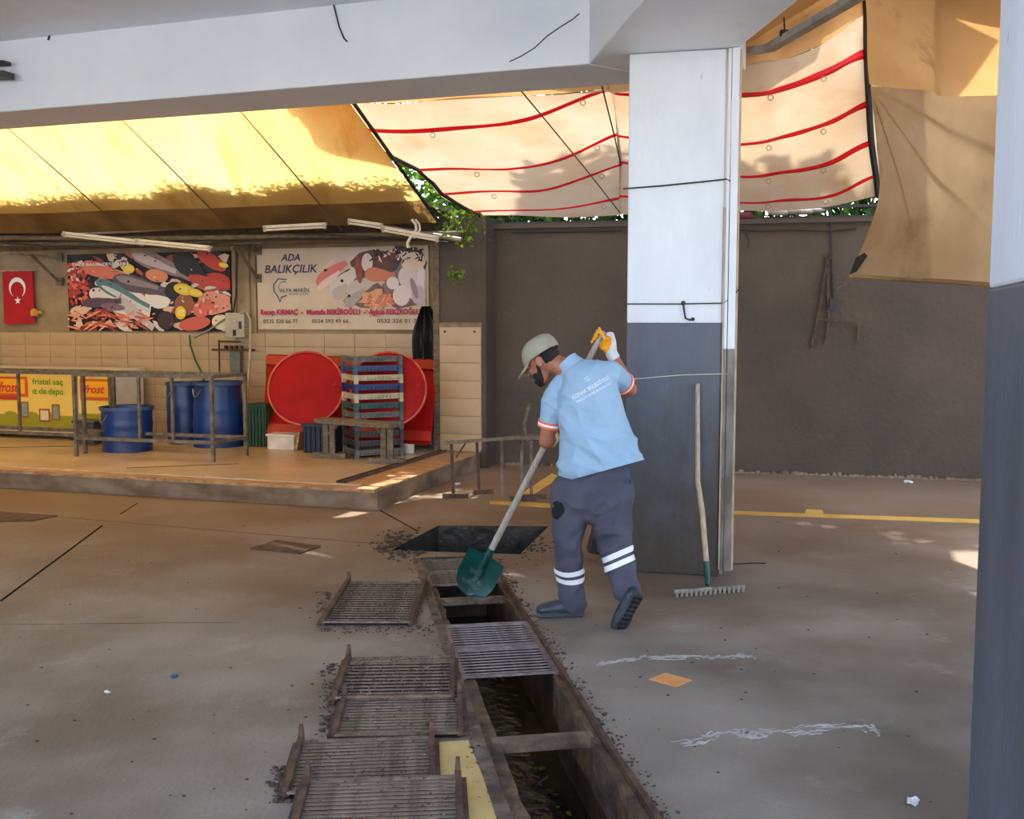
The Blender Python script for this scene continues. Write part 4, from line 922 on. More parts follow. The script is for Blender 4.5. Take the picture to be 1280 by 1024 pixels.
# dark apron hanging right of the sign
c = W(533, 383, 2.8); t = room('hanging_apron', 'black rubber apron hanging beside the shop sign', 'apron', c.x, 2.8, c.z)
mb = MB(); nx, nz = 14, 16
for j in range(nz + 1):
    s = j / nz; wdt = .05 + .15 * sin(min(1, s * 1.5) * pi / 2) - .03 * s
    for i in range(nx + 1):
        u = i / nx * 2 - 1; mb.v.append((u * wdt + .02 * s, -.03 - .035 * cos(u * 9 + s * 2), -s * .62))
for j in range(nz):
    for i in range(nx): k_ = j * (nx + 1) + i; mb.f.append([k_, k_ + 1, k_ + nx + 2, k_ + nx + 1]); mb.m.append(0); mb.c.append((1, 1, 1))
mb.build('sheet', M['black'], t, smooth=True); mb = MB(); mb.tube([(0, 0, .08), (.02, -.03, .03), (0, -.03, 0)], .008, 6); mb.build('hook', M['steel'], t)
p = W(541, 508, 2.85); q = W(551, 562, 2.85)
t = room('blue_grey_panel', 'narrow blue grey panel leaning beside the red boards', 'panel', p.x, 2.8, .18); mb = MB(); mb.box((.05, 0, .35), (.16, .03, .7)); mb.build('sheet', mat('blue_grey_board', S(110, 122, 140), S(90, 100, 116), 4, .6), t)
mb = MB(); mb.box((.05, -.02, .68), (.16, .01, .03)); mb.build('rim', M['black'], t)

# ================================================================== on the platform
PZT = .18
def Rp(x, y): p = toR(F(x, y, PZT)); return p.x, p.y
# freezers
def freezer(x0, x1, label, big):
    a0, b0 = Rp(x0, 546) if x0 > 0 else (Rp(0, 546)[0] - 1.2, Rp(0, 546)[1]); a1 = toR(RL(*W(x1, 540, 2.15))).x; a0 = W(x0, 540, 2.15).x
    w = a1 - a0; t = room('chest_freezer', label, 'freezer', a0, 2.15, PZT, 'chest freezers against the tiled wall'); H = .80
    mb = MB(); mb.box((w / 2, .32, H / 2 + .04), (w, .62, H - .04)); mb.build('body', M['white_pl'], t, bevel=.015)
    mb = MB(); mb.box((w / 2, .32, H + .045), (w + .02, .66, .05)); mb.build('lid', M['white_pl'], t, bevel=.012)
    mb = MB(); mb.box((w / 2, -.015, H + .03), (.16, .03, .03)); mb.build('handle', M['greywood'], t)
    mb = MB()
    for x in (.08, w - .08):
        for y in (.06, .56): mb.lathe([(0, 0), (.025, 0), (.025, .06), (0, .06)], (x, y, 0), 8)
    mb.build('foot', M['black'], t)
    mb = MB(); mb.w = w - .04; mb.h = H - .1; Ly = 0
    def rr(xa, za, xb, zb, c):
        nonlocal Ly; Ly += 1; xa, xb = max(.02, xa), min(w - .02, xb)
        mb.add([(xa, -.001 - .0006 * Ly, za), (xb, -.001 - .0006 * Ly, za), (xb, -.001 - .0006 * Ly, zb), (xa, -.001 - .0006 * Ly, zb)], [(0, 1, 2, 3)], 0, C3(*c))
    rr(.02, .1, w - .02, H, (232, 196, 92)); rr(.02, .1, w - .02, .3, (150, 146, 40))
    for i in range(8): Ly += 1; mb.add([(max(.02, min(w - .02, w * i / 8 + .1 * cos(a / 8 * 2 * pi))), -.001 - .0006 * Ly, .3 + .04 * sin(a / 8 * 2 * pi)) for a in range(8)], [tuple(range(8))], 0, C3(150, 146, 40))
    wins = ((w - .75, .36), (w - .28, .34)) if big else ()
    for (x, z) in wins: rr(x - .05, z - .1, x + .07, z + .1, (170, 84, 46)); rr(x - .03, z - .08, x + .05, z + .08, (120, 150, 130))
    if big:
        rr(w - .52, .22, w - .36, .38, (150, 70, 40)); rr(w - .5, .24, w - .38, .36, (214, 200, 160))
        rr(.02, .52, w - .68, H - .03, (206, 90, 34)); rr(.02, .56, w - .72, H - .06, (240, 176, 40))
        rr(.02, .48, w - .8, .53, (190, 60, 30))
    else: rr(.05, .5, w - .02, H - .04, (206, 90, 34)); rr(.09, .54, w - .02, H - .07, (240, 176, 40))
    mb.build('printed_skin', M['print_gloss'], t)
    if big:
        wall_text('fristal saç', t, w - .34, .71, .46, .09, M['green_ink'], y=-.05, bold=.02); wall_text('ız de depo', t, w - .34, .59, .46, .1, M['green_ink'], y=-.05, bold=.02)
        wall_text('frost', t, w - .93, .64, .3, .13, M['red_ink'], y=-.05, shear=.3, bold=.02)
    else: wall_text('frost', t, w / 2 + .05, .64, w * .6, .1, M['red_ink'], y=-.05, shear=.3, bold=.02)
freezer(-110, 94, 'wide chest freezer with yellow printed front at the left edge', True)
freezer(98, 140, 'narrow chest freezer with yellow logo, right of the wide one', False)

# metal table frames
def frame_table(label, pts, ztop, zlow, posts=(), m='galv', r=.035):
    """pts: four floor corners (room a,b) front-left, front-right, back-right, back-left"""
    c = pts[0]; t = room('metal_table_frame', label, 'table frame', c[0], c[1], PZT, 'bare metal table frames on the platform')
    L = [V((p[0] - c[0], p[1] - c[1], 0)) for p in pts]; Z = V((0, 0, 1))
    for p in L:
        mb = MB(); mb.box(p + Z * ztop / 2, (r, r, ztop)); mb.build('leg', M[m], t)
    for i in range(4):
        mb = MB(); mb.bar(L[i] + Z * ztop, L[(i + 1) % 4] + Z * ztop, r, r); mb.build('top_rail', M[m], t)
        mb = MB(); mb.bar(L[i] + Z * zlow, L[(i + 1) % 4] + Z * zlow, r, r); mb.build('stretcher', M[m], t)
    for k in posts:
        mb = MB(); q = L[0].lerp(L[1], k); mb.bar(q + Z * zlow, q + Z * ztop, r * .8, r * .8); mb.build('post', M[m], t)
    return t
zt = W(200, 470, 1.0).z - PZT
frame_table('bare metal table frame nearest the blue barrels', [(-4.0, .95), (-2.33, 1.0), (-2.28, 1.55), (-3.95, 1.52)], zt, .2, (.48, .72))
frame_table('bare metal table frame before the yellow freezers at left', [(-6.4, 1.2), (-4.06, 1.16), (-4.06, 1.6), (-6.4, 1.62)], zt + .0, .2, (.62,))

# barrels
def barrel(label, x, y, wpx, toppx, taper, group='blue plastic barrels on the platform', open_=True, seed=0):
    a, b = Rp(x, y); c = RL(a, b, PZT); sc = c.y / FPX; r = wpx / 2 * sc; h = (y - toppx) * sc * .97 
    t = thing('plastic_barrel', label, 'barrel', c, 0, group)
    rb = r; rt = r * taper; pr = []
    for k in range(15):
        s = k / 14; rr = rb + (rt - rb) * s
        if taper <= 1.0: rr *= 1 + .03 * sin(s * pi)
        if k in (5, 9): rr *= 1.025
        pr.append((rr, s * h))
    pr = [(0, .0), (rb * .94, 0)] + pr + [(rt * 1.04, h), (rt * 1.04, h + .02), (rt * .95, h + .02), (rt * .93, h - .04), (rb * .85, .1), (0, .1)]
    mb = MB(); mb.lathe(pr, n=28); mb.build('shell', M['blue'], t, smooth=True)
    mb = MB(); mb.lathe([(rt * 1.01, h - .01), (rt * 1.07, h - .005), (rt * 1.07, h + .03), (rt * .99, h + .03)], n=28); mb.build('rim', M['blue_lite'], t, smooth=True)
    mb = MB(); mb.tube([(rt * 1.05 * cos(a_), rt * 1.05 * sin(a_), h - .05 - .09 * sin((a_ + pi * .9) / .8 * pi)) for a_ in [-pi * .9 + i * .1 for i in range(9)]], .006, 6); mb.build('handle', M['steel'], t)
    return t
barrel('low wide blue barrel between the table frames', 160, 563, 60, 509, 1.02)
barrel('blue barrel half hidden behind its neighbour, left of the pair', 233, 553, 44, 478, 1.0)
barrel('tall blue barrel narrowing at the bottom, right of the pair', 274, 557, 62, 477, .92)
mb = MB(); mb.lathe([(0, 0), (.11, 0), (.1, .02), (.03, .36), (.015, .42), (0, .42)], n=20); o = mb.build('red_cone', M['red'], smooth=True); o.location = RL(Rp(148, 548)[0] + .1, Rp(148, 548)[1] + .05, PZT + .0)
o.scale = (1, 1, 1.25); tag(o, 'red cone standing behind the low blue barrel', 'cone')
mb = MB(); mb.box((0, 0, .13), (.3, .25, .26), taper=.94); mb.box((0, 0, .27), (.32, .27, .03)); o = mb.build('dark_crate', M['dkgrey_pl'], bevel=.01); o.location = RL(Rp(118, 548)[0] + .34, 1.95, PZT); o.rotation_euler = (0, 0, -TH)
tag(o, 'dark plastic bin between the freezer and the low blue barrel', 'bin')
# green ribbed crate
def ribbed(label, x, y, w, d, h, m, group, name='plastic_crate'):
    a, b = Rp(x, y); t = room(name, label, 'crate', a, b, PZT, group)
    mb = MB(); mb.box((w / 2, d / 2, h / 2), (w, d, h)); mb.build('body', m, t, bevel=.01)
    for k in range(6):
        mb = MB(); mb.box((w * (k + .5) / 6, -.008, h / 2), (.018, .018, h * .92)); mb.build('rib', m, t)
    mb = MB(); mb.box((w / 2, d / 2, h + .01), (w + .03, d + .03, .03)); mb.box((w / 2, d / 2, h + .02), (w - .05, d - .05, .02)); mb.build('rim', m, t); return t
ribbed('dark green plastic crate left of the red boards', 308, 558, .26, .3, .47, M['green_pl'], 'crates standing on the platform')
ribbed('navy blue plastic crate under the large red disc', 379, 566, .36, .4, .30, M['navy'], 'crates standing on the platform')
# foam box
a, b = Rp(334, 562); t = room('foam_box', 'white polystyrene fish box lying left of the navy crate', 'box', a, b, PZT)
mb = MB(); mb.box((.17, .14, .08), (.34, .28, .16)); mb.build('body', M['foam'], t, bevel=.01); mb = MB(); mb.box((.17, .14, .165), (.37, .3, .03)); mb.build('rim', M['foam'], t, bevel=.008)
mb = MB(); mb.box((.385, .1, .1), (.03, .2, .22), Matrix.Rotation(.2, 3, 'Y')); mb.build('lid', M['wood_edge'], t)
a, b = Rp(506, 568); mb = MB(); mb.lathe([(0, 0), (.055, 0), (.065, .17), (.072, .175), (.072, .19), (.06, .19), (.05, .02), (0, .02)], n=20); o = mb.build('white_bucket', M['white_pl'], smooth=True); o.location = RL(a, b + .12, PZT)
tag(o, 'small white bucket on the platform right of the crate stack', 'bucket')
# red boards leaning on the wall
def board(label, corners, bb_b, bb_t):
    """leaning board from its four pixel corners bl, br, tr, tl"""
    pts = [RL(*W(*corners[0], bb_b)), RL(*W(*corners[1], bb_b)), RL(*W(*corners[2], bb_t)), RL(*W(*corners[3], bb_t))]
    c = pts[0]; t = thing('red_board', label, 'board', c, 0, 'red painted boards leaning on the tiled wall')
    n = (pts[1] - pts[0]).cross(pts[3] - pts[0]).normalized()
    if n.y > 0: n = -n
    mb = MB(); mb.prism(pts, -n * .03); mb.build('panel', M['red'], t, world=True)
    for k0, k1 in ((.02, .13), (.86, .97)):
        q = [pts[0].lerp(pts[3], k0) , pts[1].lerp(pts[2], k0), pts[1].lerp(pts[2], k1), pts[0].lerp(pts[3], k1)]
        mb = MB(); mb.prism(q, n * .03); mb.build('batten', M['red_dark'], t, world=True)
    return t
board('wide red board behind the large red disc, left of the crate stack', [(328, 544), (470, 551), (480, 447), (334, 443)], 2.3, 2.82)
board('red board on the right, behind the crate stack', [(446, 550), (538, 555), (545, 449), (449, 445)], 2.2, 2.76)
def disc(label, x, y, r, bb, tilt, th):
    c = RL(*W(x, y, bb)); t = thing('red_round_tabletop', label, 'tabletop', c, 0, 'round red table tops leaning on the boards')
    R_ = Matrix.Rotation(-TH + th, 3, 'Z') @ Matrix.Rotation(pi / 2 - tilt, 3, 'X')
    mb = MB(); mb.lathe([(0, 0), (r * .96, 0), (r * .96, .03), (0, .03)], n=48, R=R_); mb.build('top', M['red'], t)
    mb = MB(); mb.lathe([(r * .955, -.012), (r, -.012), (r, .045), (r * .955, .045)], n=48, R=R_); mb.build('rim', M['red_rim'], t)
r1 = 48 * (RL(*W(383, 486, 2.1)).y / FPX)
disc('large red round tabletop with worn rim, left of the crate stack', 383, 486, r1, 2.12, .28, .3)
disc('red round tabletop half hidden behind the crate stack', 486, 487, r1 * .97, 2.05, .22, .3)
# crate stack
a, b = Rp(446, 574); cs = 11; total = W(446, 445, b).z - PZT; ph = total / cs
cols = ['grey_pl', 'dkgrey_pl', 'dkgrey_pl', 'blue_lite', 'grey_pl', 'teal_pl', 'cream_pl', 'blue', 'cream_pl', 'blue_lite', 'grey_pl']
names = ['grey crate at the very bottom of the stack', 'dark grey crate second from the bottom of the stack', 'dark grey crate third from the bottom, behind the bench', 'dusty blue crate in the stack just under the bench top', 'grey crate in the stack level with the bench top', 'teal crate in the middle of the stack above the bench', 'lower of the two cream crates in the stack', 'bright blue crate between the two cream crates', 'upper of the two cream crates in the stack', 'dusty blue crate second from the top of the stack', 'grey crate topmost in the stack']
cm = {}
CW, CD, CH = .50, .42, ph - .004
for i in range(cs):
    m = M[cols[i]]; t = room('slatted_crate', names[i], 'crate', a + random.uniform(-.006, .006), b + .0, PZT + i * ph, 'plastic fish crates in the stack', rz=radians(44))
    def part(nm, fn):
        key = (nm, cols[i])
        if key not in cm:
            mb = MB(); fn(mb); cm[key] = mb.mesh(nm, m)
        return link(nm, cm[key], t)
    for (x, y) in ((0, 0), (CW, 0), (CW, CD), (0, CD)):
        part('corner_post_%d%d' % (x > 0, y > 0), lambda mb: mb.box((x, y, CH / 2), (.04, .04, CH))).name = 'corner_post'
    h0, h1 = CH * .42, CH * .98
    part('front_wall', lambda mb: (mb.box((CW / 2, 0, h0), (CW, .012, .012)), mb.box((CW / 2, 0, h1 - .01), (CW, .02, .018)), [mb.box((CW * (k + .5) / 12, 0, (h0 + h1) / 2), (.02, .012, h1 - h0)) for k in range(12)], mb.box((CW / 2, .006, (h0 + h1) / 2), (CW, .006, (h1 - h0) * .6))))
    part('side_wall', lambda mb: (mb.box((0, CD / 2, h0), (.012, CD, .012)), mb.box((0, CD / 2, h1 - .01), (.02, CD, .018)), [mb.box((0, CD * (k + .5) / 10, (h0 + h1) / 2), (.012, .02, h1 - h0)) for k in range(10)], mb.box((.006, CD / 2, (h0 + h1) / 2), (.006, CD, (h1 - h0) * .6))))
    part('tray_bottom', lambda mb: (mb.box((CW / 2, CD / 2, h0), (CW - .04, CD - .04, .008)),))
# weathered trestle bench in front of the stack
a0, b0 = Rp(412, 573); a1, b1 = Rp(484, 580); d0 = RL(a0, b0, PZT); d1 = RL(a1, b1, PZT)
t = thing('trestle_bench', 'weathered grey wooden trestle bench in front of the crate stack', 'bench', d0)
zt = P(450, 526, d0.y).z - PZT; ax = (d1 - d0).normalized(); ay = V((-ax.y, ax.x, 0)); Z = V((0, 0, 1)); L_ = (d1 - d0).length
mb = MB()
for s in (-.06, .06): mb.bar(-ax * .12 + ay * s + Z * zt, ax * (L_ + .14) + ay * s + Z * zt, .09, .05)
mb.build('top_plank', M['greywood'], t, bevel=.004)
for k in (0, L_):
    base = ax * k
    mb = MB(); mb.bar(base - (ax * .9 + ay * .3).normalized() * .19 + Z * .03, base + (ax * .9 + ay * .3).normalized() * .19 + Z * .03, .08, .06); mb.build('foot', M['greywood'], t, bevel=.004)
    for s in (-.045, .045):
        mb = MB(); mb.box(base + ax * s + Z * (zt / 2 + .02), (.055, .07, zt - .04)); mb.build('leg', M['greywood'], t)
    mb = MB(); mb.bar(base + Z * (zt - .14), base + ax * (.14 if k == 0 else -.14) + Z * (zt - .02), .03, .03); mb.build('brace', M['greywood'], t)

# ================================================================== rusty trestle table frame right of the platform
t = thing('folding_table_frame', 'rusty bare folding table frame beside the platform corner', 'table frame', F(566, 622))
g0, g1 = F(567, 622), F(598, 618); g2, g3 = F(628, 624), F(664, 632)
top = lambda x, y, Y: P(x, y, Y)
A0_, A1_ = P(556, 554, 9.6), P(672, 545, 9.2)
mb = MB(); mb.bar(A0_, A1_, .03, .03); mb.build('top_rail', M['galv'], t, world=True)
A2_ = P(600, 549, 10.0); mb = MB(); mb.bar(P(556, 553, 9.62), P(590, 551, 9.95), .03, .02); mb.build('top_rail', M['galv'], t, world=True)
mb = MB(); mb.box(P(662, 546, 9.2), (.24, .2, .03)); mb.build('top_plate', M['galv'], t, world=True)
for (x, y, xt, ny) in ((567, 620, 564, 0), (599, 616, 596, 0), (628, 622, 627, 1), (652, 622, 652, 1), (664, 622, 664, 1)):
    q = F(x, y); mb = MB(); mb.bar(q, V((P(xt, 550, q.y).x, q.y, P(xt, 551, q.y).z)), .028, .028); mb.build('leg', M['iron_rust'] if ny == 0 else M['galv'], t, world=True)
for (p0, p1) in (((570, 572), (582, 554)), ((600, 566), (612, 553)), ((624, 566), (606, 553)), ((640, 566), (652, 552))):
    mb = MB(); mb.bar(P(*p0, 9.5), P(*p1, 9.5), .014, .014); mb.build('brace', M['iron_rust'], t, world=True)
for (x, y, l) in ((567, 621, .22), (602, 616, .16), (652, 625, .22), (666, 622, .2)):
    q = F(x, y, .02); mb = MB(); mb.bar(q - BX * .0 - AX * l / 2, q + AX * l / 2 + BX * .1, .04, .04); mb.build('foot', M['iron_rust'], t, world=True)
rod2 = MB(); rod2.tube([P(x, y, 9.15) for x, y in ((662, 504), (658, 520), (655, 530), (657, 545), (661, 556))], .014, 7); o = rod2.build('old_rope', M['greywood'], smooth=True)
tag(o, 'pale frayed rope hanging behind the worker by the table frame', 'rope')

# ================================================================== GRATES
def grate(label, corners, nb, m, rail, group, lift=.02, horns=True, dirt=0, barw=.014):
    bh = .004 if horns else .004
    """corners on the floor: near-left, near-right, far-right, far-left (world)"""
    c = sum(corners, V((0, 0, 0))) / 4; ux = ((corners[1] - corners[0]) + (corners[2] - corners[3])); ang = atan2(ux.y, ux.x)
    w = ((corners[1] - corners[0]).length + (corners[2] - corners[3]).length) / 2; l = ((corners[3] - corners[0]).length + (corners[2] - corners[1]).length) / 2
    t = thing('drain_grate', label, 'grate', V((c.x, c.y, lift)), ang, group)
    bm_ = MB(); nseg = 10
    vs = []
    for i in range(nseg + 1):
        x = -w / 2 + .02 + (w - .04) * i / nseg; j = noise.noise(V((x * 20, nb, 0))) * .003 * (1 if dirt else .2)
        vs += [(x, -barw / 2, 0), (x, barw / 2, 0), (x, barw / 2 * .8, bh + j * .5), (x, -barw / 2 * .8, bh + j * .5)]
    fs = []
    for i in range(nseg):
        for k in range(4): a_ = i * 4 + k; b_ = i * 4 + (k + 1) % 4; fs.append((a_, a_ + 4, b_ + 4, b_))
    bm_.add(vs, fs + [(0, 1, 2, 3), (4 * nseg + 3, 4 * nseg + 2, 4 * nseg + 1, 4 * nseg)]); bme = bm_.mesh('bar', m)
    for k in range(nb):
        y = -l / 2 + .02 + (l - .04) * k / (nb - 1)
        link('bar', bme, t, (0, y, 0), (0, 0, random.uniform(-.006, .006) if dirt else 0))
    for s in (-1, 1):
        mb = MB(); mb.box((s * (w / 2 - .008), 0, .012 if horns else .004), (.022, l, .036 if horns else .02))
        if horns:
            mb.box((s * (w / 2 - .008), l / 2 + .012, .035), (.024, .045, .065), taper=.6)
            mb.box((s * (w / 2 + .006), 0, .0), (.03, l * .96, .012))
        mb.build('side_rail', rail, t)
    for s in (-1, 1):
        mb = MB(); mb.box((0, s * (l / 2 - .006), .008), (w - .02, .014, .010)); mb.build('end_bar', rail if not horns else m, t)
    if horns:
        mb = MB(); mb.box((0, 0, -lift + .004), (w - .01, l - .01, .006)); mb.build('mud_bed', M['dirt_dk'], t)
    if dirt:
        mb = MB()
        for i in range(dirt // 2):
            s = random.uniform(.0015, .0045); mb.ell((random.uniform(-w / 2, w / 2), random.uniform(-l / 2, l / 2), .012 + s * .3), (s * 1.4, s, s * .7), nu=5, nv=3)
        o = mb.build('caked_dirt', M['dirt'], t); o['kind'] = 'stuff'
        mb = MB()
        for i in range(dirt // 3):
            s = random.uniform(.0015, .0035); mb.box((random.uniform(-w / 2, w / 2), random.uniform(-l / 2, l / 2), .016), (s * 1.6, s, s))
        o = mb.build('grit', M['grit'], t); o['kind'] = 'stuff'
    return t
def dq(t0, t1, e=.02): return [D(-HW + e, t0), D(HW - e, t0), D(HW - e, t1), D(-HW + e, t1)]
GI = 'iron grates set in the drain channel'; GL = 'loose muddy grates lying on the floor'
grate('iron grate in the drain at the near end of the pair, beside the worker', dq(.01, .43, .005), 10, M['iron_clean'], M['iron_clean'], GI, -.028, False)
grate('iron grate in the drain at the far end of the pair, below the near opening', dq(.44, .85, .005), 10, M['iron_clean'], M['iron_clean'], GI, -.028, False)
grate('iron grate in the drain behind the shovel blade, nearest the square pit', dq(2.06, 2.41, .005), 8, M['iron'], M['iron'], GI, -.028, False, 110)
grate('iron grate in the drain directly behind the shovel blade', dq(1.71, 2.05, .005), 8, M['iron'], M['iron'], GI, -.028, False, 110)
def fq(a, b, c, d): return [F(*a), F(*b), F(*c), F(*d)]
grate('muddy loose grate lying alone left of the shovel', fq((406, 783), (522, 782), (526, 732), (430, 731)), 18, M['iron'], M['iron_rust'], GL, .012, True, 900, .016)
grate('muddy loose grate with a white scrap, farthest of the overlapping row', fq((416, 884), (570, 880), (565, 831), (434, 832)), 12, M['iron'], M['iron_rust'], GL, .03, True, 700, .016)
grate('rusty loose grate second in the overlapping row', fq((420, 927), (585, 922), (570, 878), (424, 880)), 12, M['iron'], M['iron_rust'], GL, .014, True, 250, .018)
grate('loose grate third in the overlapping row, sticking out to the left', fq((354, 1002), (554, 992), (533, 930), (374, 934)), 14, M['iron'], M['iron_rust'], GL, .018, True, 300, .018)
grate('nearest loose grate, cut off by the bottom edge of the picture', fq((366, 1068), (590, 1060), (566, 990), (378, 997)), 13, M['iron'], M['iron_rust'], GL, .05, True, 200, .018)
# soil crumbs round the works
mb = MB()
def over_hole(p):
    q = p - D0; s_, t_ = q.dot(DS), q.dot(DT)
    if abs(s_) < HW + .004 and T0 < t_ < T1: return True
    c_ = True
    for k in range(4):
        a_, b_ = pit[k], pit[(k + 1) % 4]
        if (b_.x - a_.x) * (p.y - a_.y) - (b_.y - a_.y) * (p.x - a_.x) > 0: c_ = False
    return c_
def crumbs(n, f, s0=.004, s1=.013):
    for i in range(n):
        p = f()
        if over_hole(p): continue
        s = random.uniform(s0, s1) * (.45 if random.random() < .93 else .9); mb.ell((p.x, p.y, s * .4), (s * 1.3, s, s * .7), nu=6, nv=4)
crumbs(700, lambda: D(random.choice((-1, 1)) * (HW + .02 + abs(random.gauss(0, .03))), random.uniform(-1.6, 2.4)))
crumbs(160, lambda: F(random.gauss(408, 6), random.uniform(740, 790)))
crumbs(260, lambda: F(random.gauss(412, 7), random.uniform(830, 930)))
crumbs(200, lambda: F(random.gauss(350, 6), random.uniform(960, 1005)))
crumbs(160, lambda: F(random.uniform(420, 540), random.gauss(786, 4)))
crumbs(300, lambda: F(random.gauss(505, 18), random.gauss(682, 8)), .008, .03)
crumbs(260, lambda: F(random.gauss(655, 16), random.gauss(682, 7)), .005, .02)
crumbs(60, lambda: F(random.uniform(560, 700), random.uniform(925, 1000)) , .003, .008)
tag(mb.build('soil_crumbs', M['dirt']), 'dark crumbs of soil scattered along the drain and loose grates', 'soil', kind='stuff')
mb = MB()
for i in range(170):
    p = F(random.uniform(20, 1190), random.uniform(640, 1020))
    if over_hole(p): continue
    s = random.uniform(.0015, .006); mb.ell((p.x, p.y, s * .2), (s * 1.6, s, s * .5), nu=6, nv=4)
tag(mb.build('floor_litter', M['joint']), 'small dark specks of litter strewn over the concrete floor', 'litter', kind='stuff')

# small things on the floor
def plate(label, pts, m, cat, name, th=.012):
    c = sum([F(*p) for p in pts], V((0, 0, 0))) / len(pts); mb = MB(); mb.prism([F(*p) - c for p in pts], (0, 0, th)); o = mb.build(name, m); o.location = c; return tag(o, label, cat)
plate('square rusty metal cover plate on the floor before the platform', [(313, 687), (375, 693), (401, 684), (346, 677)], M['iron_rust'], 'cover plate', 'cover_plate')
plate('dark metal cover plate at the left edge of the floor', [(-60, 653), (0, 653), (42, 652), (72, 646), (0, 641), (-60, 640)], M['iron_rust'], 'cover plate', 'cover_plate')
plate('orange card lying on the floor right of the drain', [(811, 850), (846, 859), (865, 851), (832, 842)], M['card'], 'card', 'orange_card', .004)
def scrap(label, x, y, s, m):
    mb = MB(); c = F(x, y)
    for k in range(4): mb.box((random.uniform(-s, s) * .4, random.uniform(-s, s) * .4, s * .25), (s, s * .6, s * .3), Matrix.Rotation(random.uniform(0, 3), 3, 'Z') @ Matrix.Rotation(random.uniform(-.5, .5), 3, 'X'))
    o = mb.build('paper_scrap', m); o.location = c; tag(o, label, 'litter')
scrap('crumpled white paper scrap near the right pillar foot', 1140, 1004, .03, M['paper'])
scrap('tiny white paper scrap on the open floor at left', 134, 866, .016, M['paper'])
scrap('small pale blue scrap on the open floor at left', 217, 846, .025, M['blue_lite'])
scrap('small white scrap on the floor at the foot of the dark wall', 1135, 604, .06, M['paper'])
scrap('small white scrap by the folding table frame legs', 572, 606, .04, M['paper'])
scrap('white scrap caught on the muddy grate', 533, 837, .016, M['paper'])
scrap('orange brown scrap on the floor seen between the worker\'s legs', 735, 652, .06, M['red_dark'])
# dark object behind the leg by the pillar: an upright black brush head
c = F(752, 702); t = thing('black_broom_head', 'black broom head leaning at the pillar behind the worker\'s leg', 'broom', c)
mb = MB(); mb.box((-.03, .05, .15), (.09, .12, .2), Matrix.Rotation(.25, 3, 'Y')); mb.build('block', M['black'], t, bevel=.01); mb = MB(); mb.box((.02, .05, .05), (.1, .1, .1), Matrix.Rotation(-.2, 3, 'Y'), taper=.7); mb.build('bristles', M['greywood'], t)
# loose stick on the floor by the pillar
mb = MB(); mb.tube([F(915, 706), F(945, 704.5), F(957, 705)], .008, 6); tag(mb.build('dark_stick', M['cable']), 'thin dark stick on the floor right of the pillar', 'stick')

# ================================================================== RAKE
rk0 = F(885, 737); rkt = ploc(872, 480, .03); rkt = pillar.location + pax * rkt.x + pbx * rkt.y + V((0, 0, rkt.z))
t = thing('garden_rake', 'wooden handled rake leaning on the pillar, teeth to the floor', 'rake', rk0)
mb = MB(); kb = rk0 + V((0, .02, .05)); hs = kb.lerp(rkt, .06)
mb.tube([hs, kb.lerp(rkt, .35) + V((-.012, 0, 0)), kb.lerp(rkt, .5) + V((-.03, 0, 0)), kb.lerp(rkt, .75) + V((-.015, 0, 0)), rkt], [.017, .018, .015, .015, .014], 10); mb.build('handle', M['wood'], t, smooth=True, world=True)
mb = MB(); mb.tube([kb + V((-.01, -.03, -.02)), kb, hs + (hs - kb) * .6], [.012, .018, .021], 10); mb.build('socket', M['shovel'], t, smooth=True, world=True)
h0, h1 = F(843, 740, .03), F(931, 733, .03)
mb = MB(); mb.bar(h0, h1, .016, .022); mb.build('rake_head', mat('worn_white_metal', S(170, 172, 160), S(110, 118, 104), 12, .5, .3), t, world=True)
tp = MB(); tp.box((0, 0, -.015), (.014, .014, .04), taper=1.2)
tpm = tp.mesh('tooth', M['steel'])
for k in range(15): link('tooth', tpm, t, h0.lerp(h1, (k + .5) / 15) - rk0 + V((0, -.012, -.0)))

# ================================================================== SHOVEL
SH_B = V((-.165, 6.14, .19)); SH_T = P(749, 424, 5.84)
hdir = (SH_T - SH_B).normalized()
sh = thing('shovel', 'green bladed shovel with pale handle held over the drain by the worker', 'shovel', SH_B)
mb = MB(); pts = [SH_B.lerp(SH_T, k / 8) + V((0, 0, 0)) for k in range(9)]; mb.tube(pts + [SH_T + hdir * .05], [.019, .020, .0195, .0185, .018, .018, .018, .0175, .017, .0165], 12); mb.build('handle', M['wood_pale'], sh, smooth=True, world=True)
mb = MB(); mb.tube([SH_B - hdir * .03, SH_B + hdir * .03, SH_B + hdir * .1], [.021, .024, .022], 12); mb.build('socket', M['shovel'], sh, smooth=True, world=True)
# blade: curved pointed plate seen from behind (scoop turned to the drain)
bside = hdir.cross(V((0, -1, 0))).normalized(); bside = (bside * .92 + V((0, -.2, -.15))).normalized(); bside = (bside - hdir * bside.dot(hdir)).normalized()
bn = bside.cross(hdir).normalized()
if bn.y > 0: bn = -bn
mb = MB(); nu, nv = 14, 16
for lay in (0, 1):
    for j in range(nv + 1):
        s = j / nv; hw = .125 * (1 - max(0, (s - .45) / .55) ** 2.4) ** .5 if s > .45 else .122 + .003 * s
        hw = max(hw, .004)
        for i in range(nu + 1):
            u = i / nu * 2 - 1; cur = .04 * u * u * (1 - .4 * s) ; 
            p = SH_B + hdir * (.06 - s * .30 + (.0 if j else -.0)) + bside * u * hw + bn * (-.0 + cur - .01 * sin(s * pi) + lay * .004)
            if j == 0: p = p - hdir * .012 * (1 - u * u)
            mb.v.append(tuple(p))
K = (nu + 1) * (nv + 1)
for lay in (0, 1):
    for j in range(nv):
        for i in range(nu): k_ = lay * K + j * (nu + 1) + i; mb.f.append([k_, k_ + 1, k_ + nu + 2, k_ + nu + 1]); mb.m.append(0); mb.c.append((1, 1, 1))
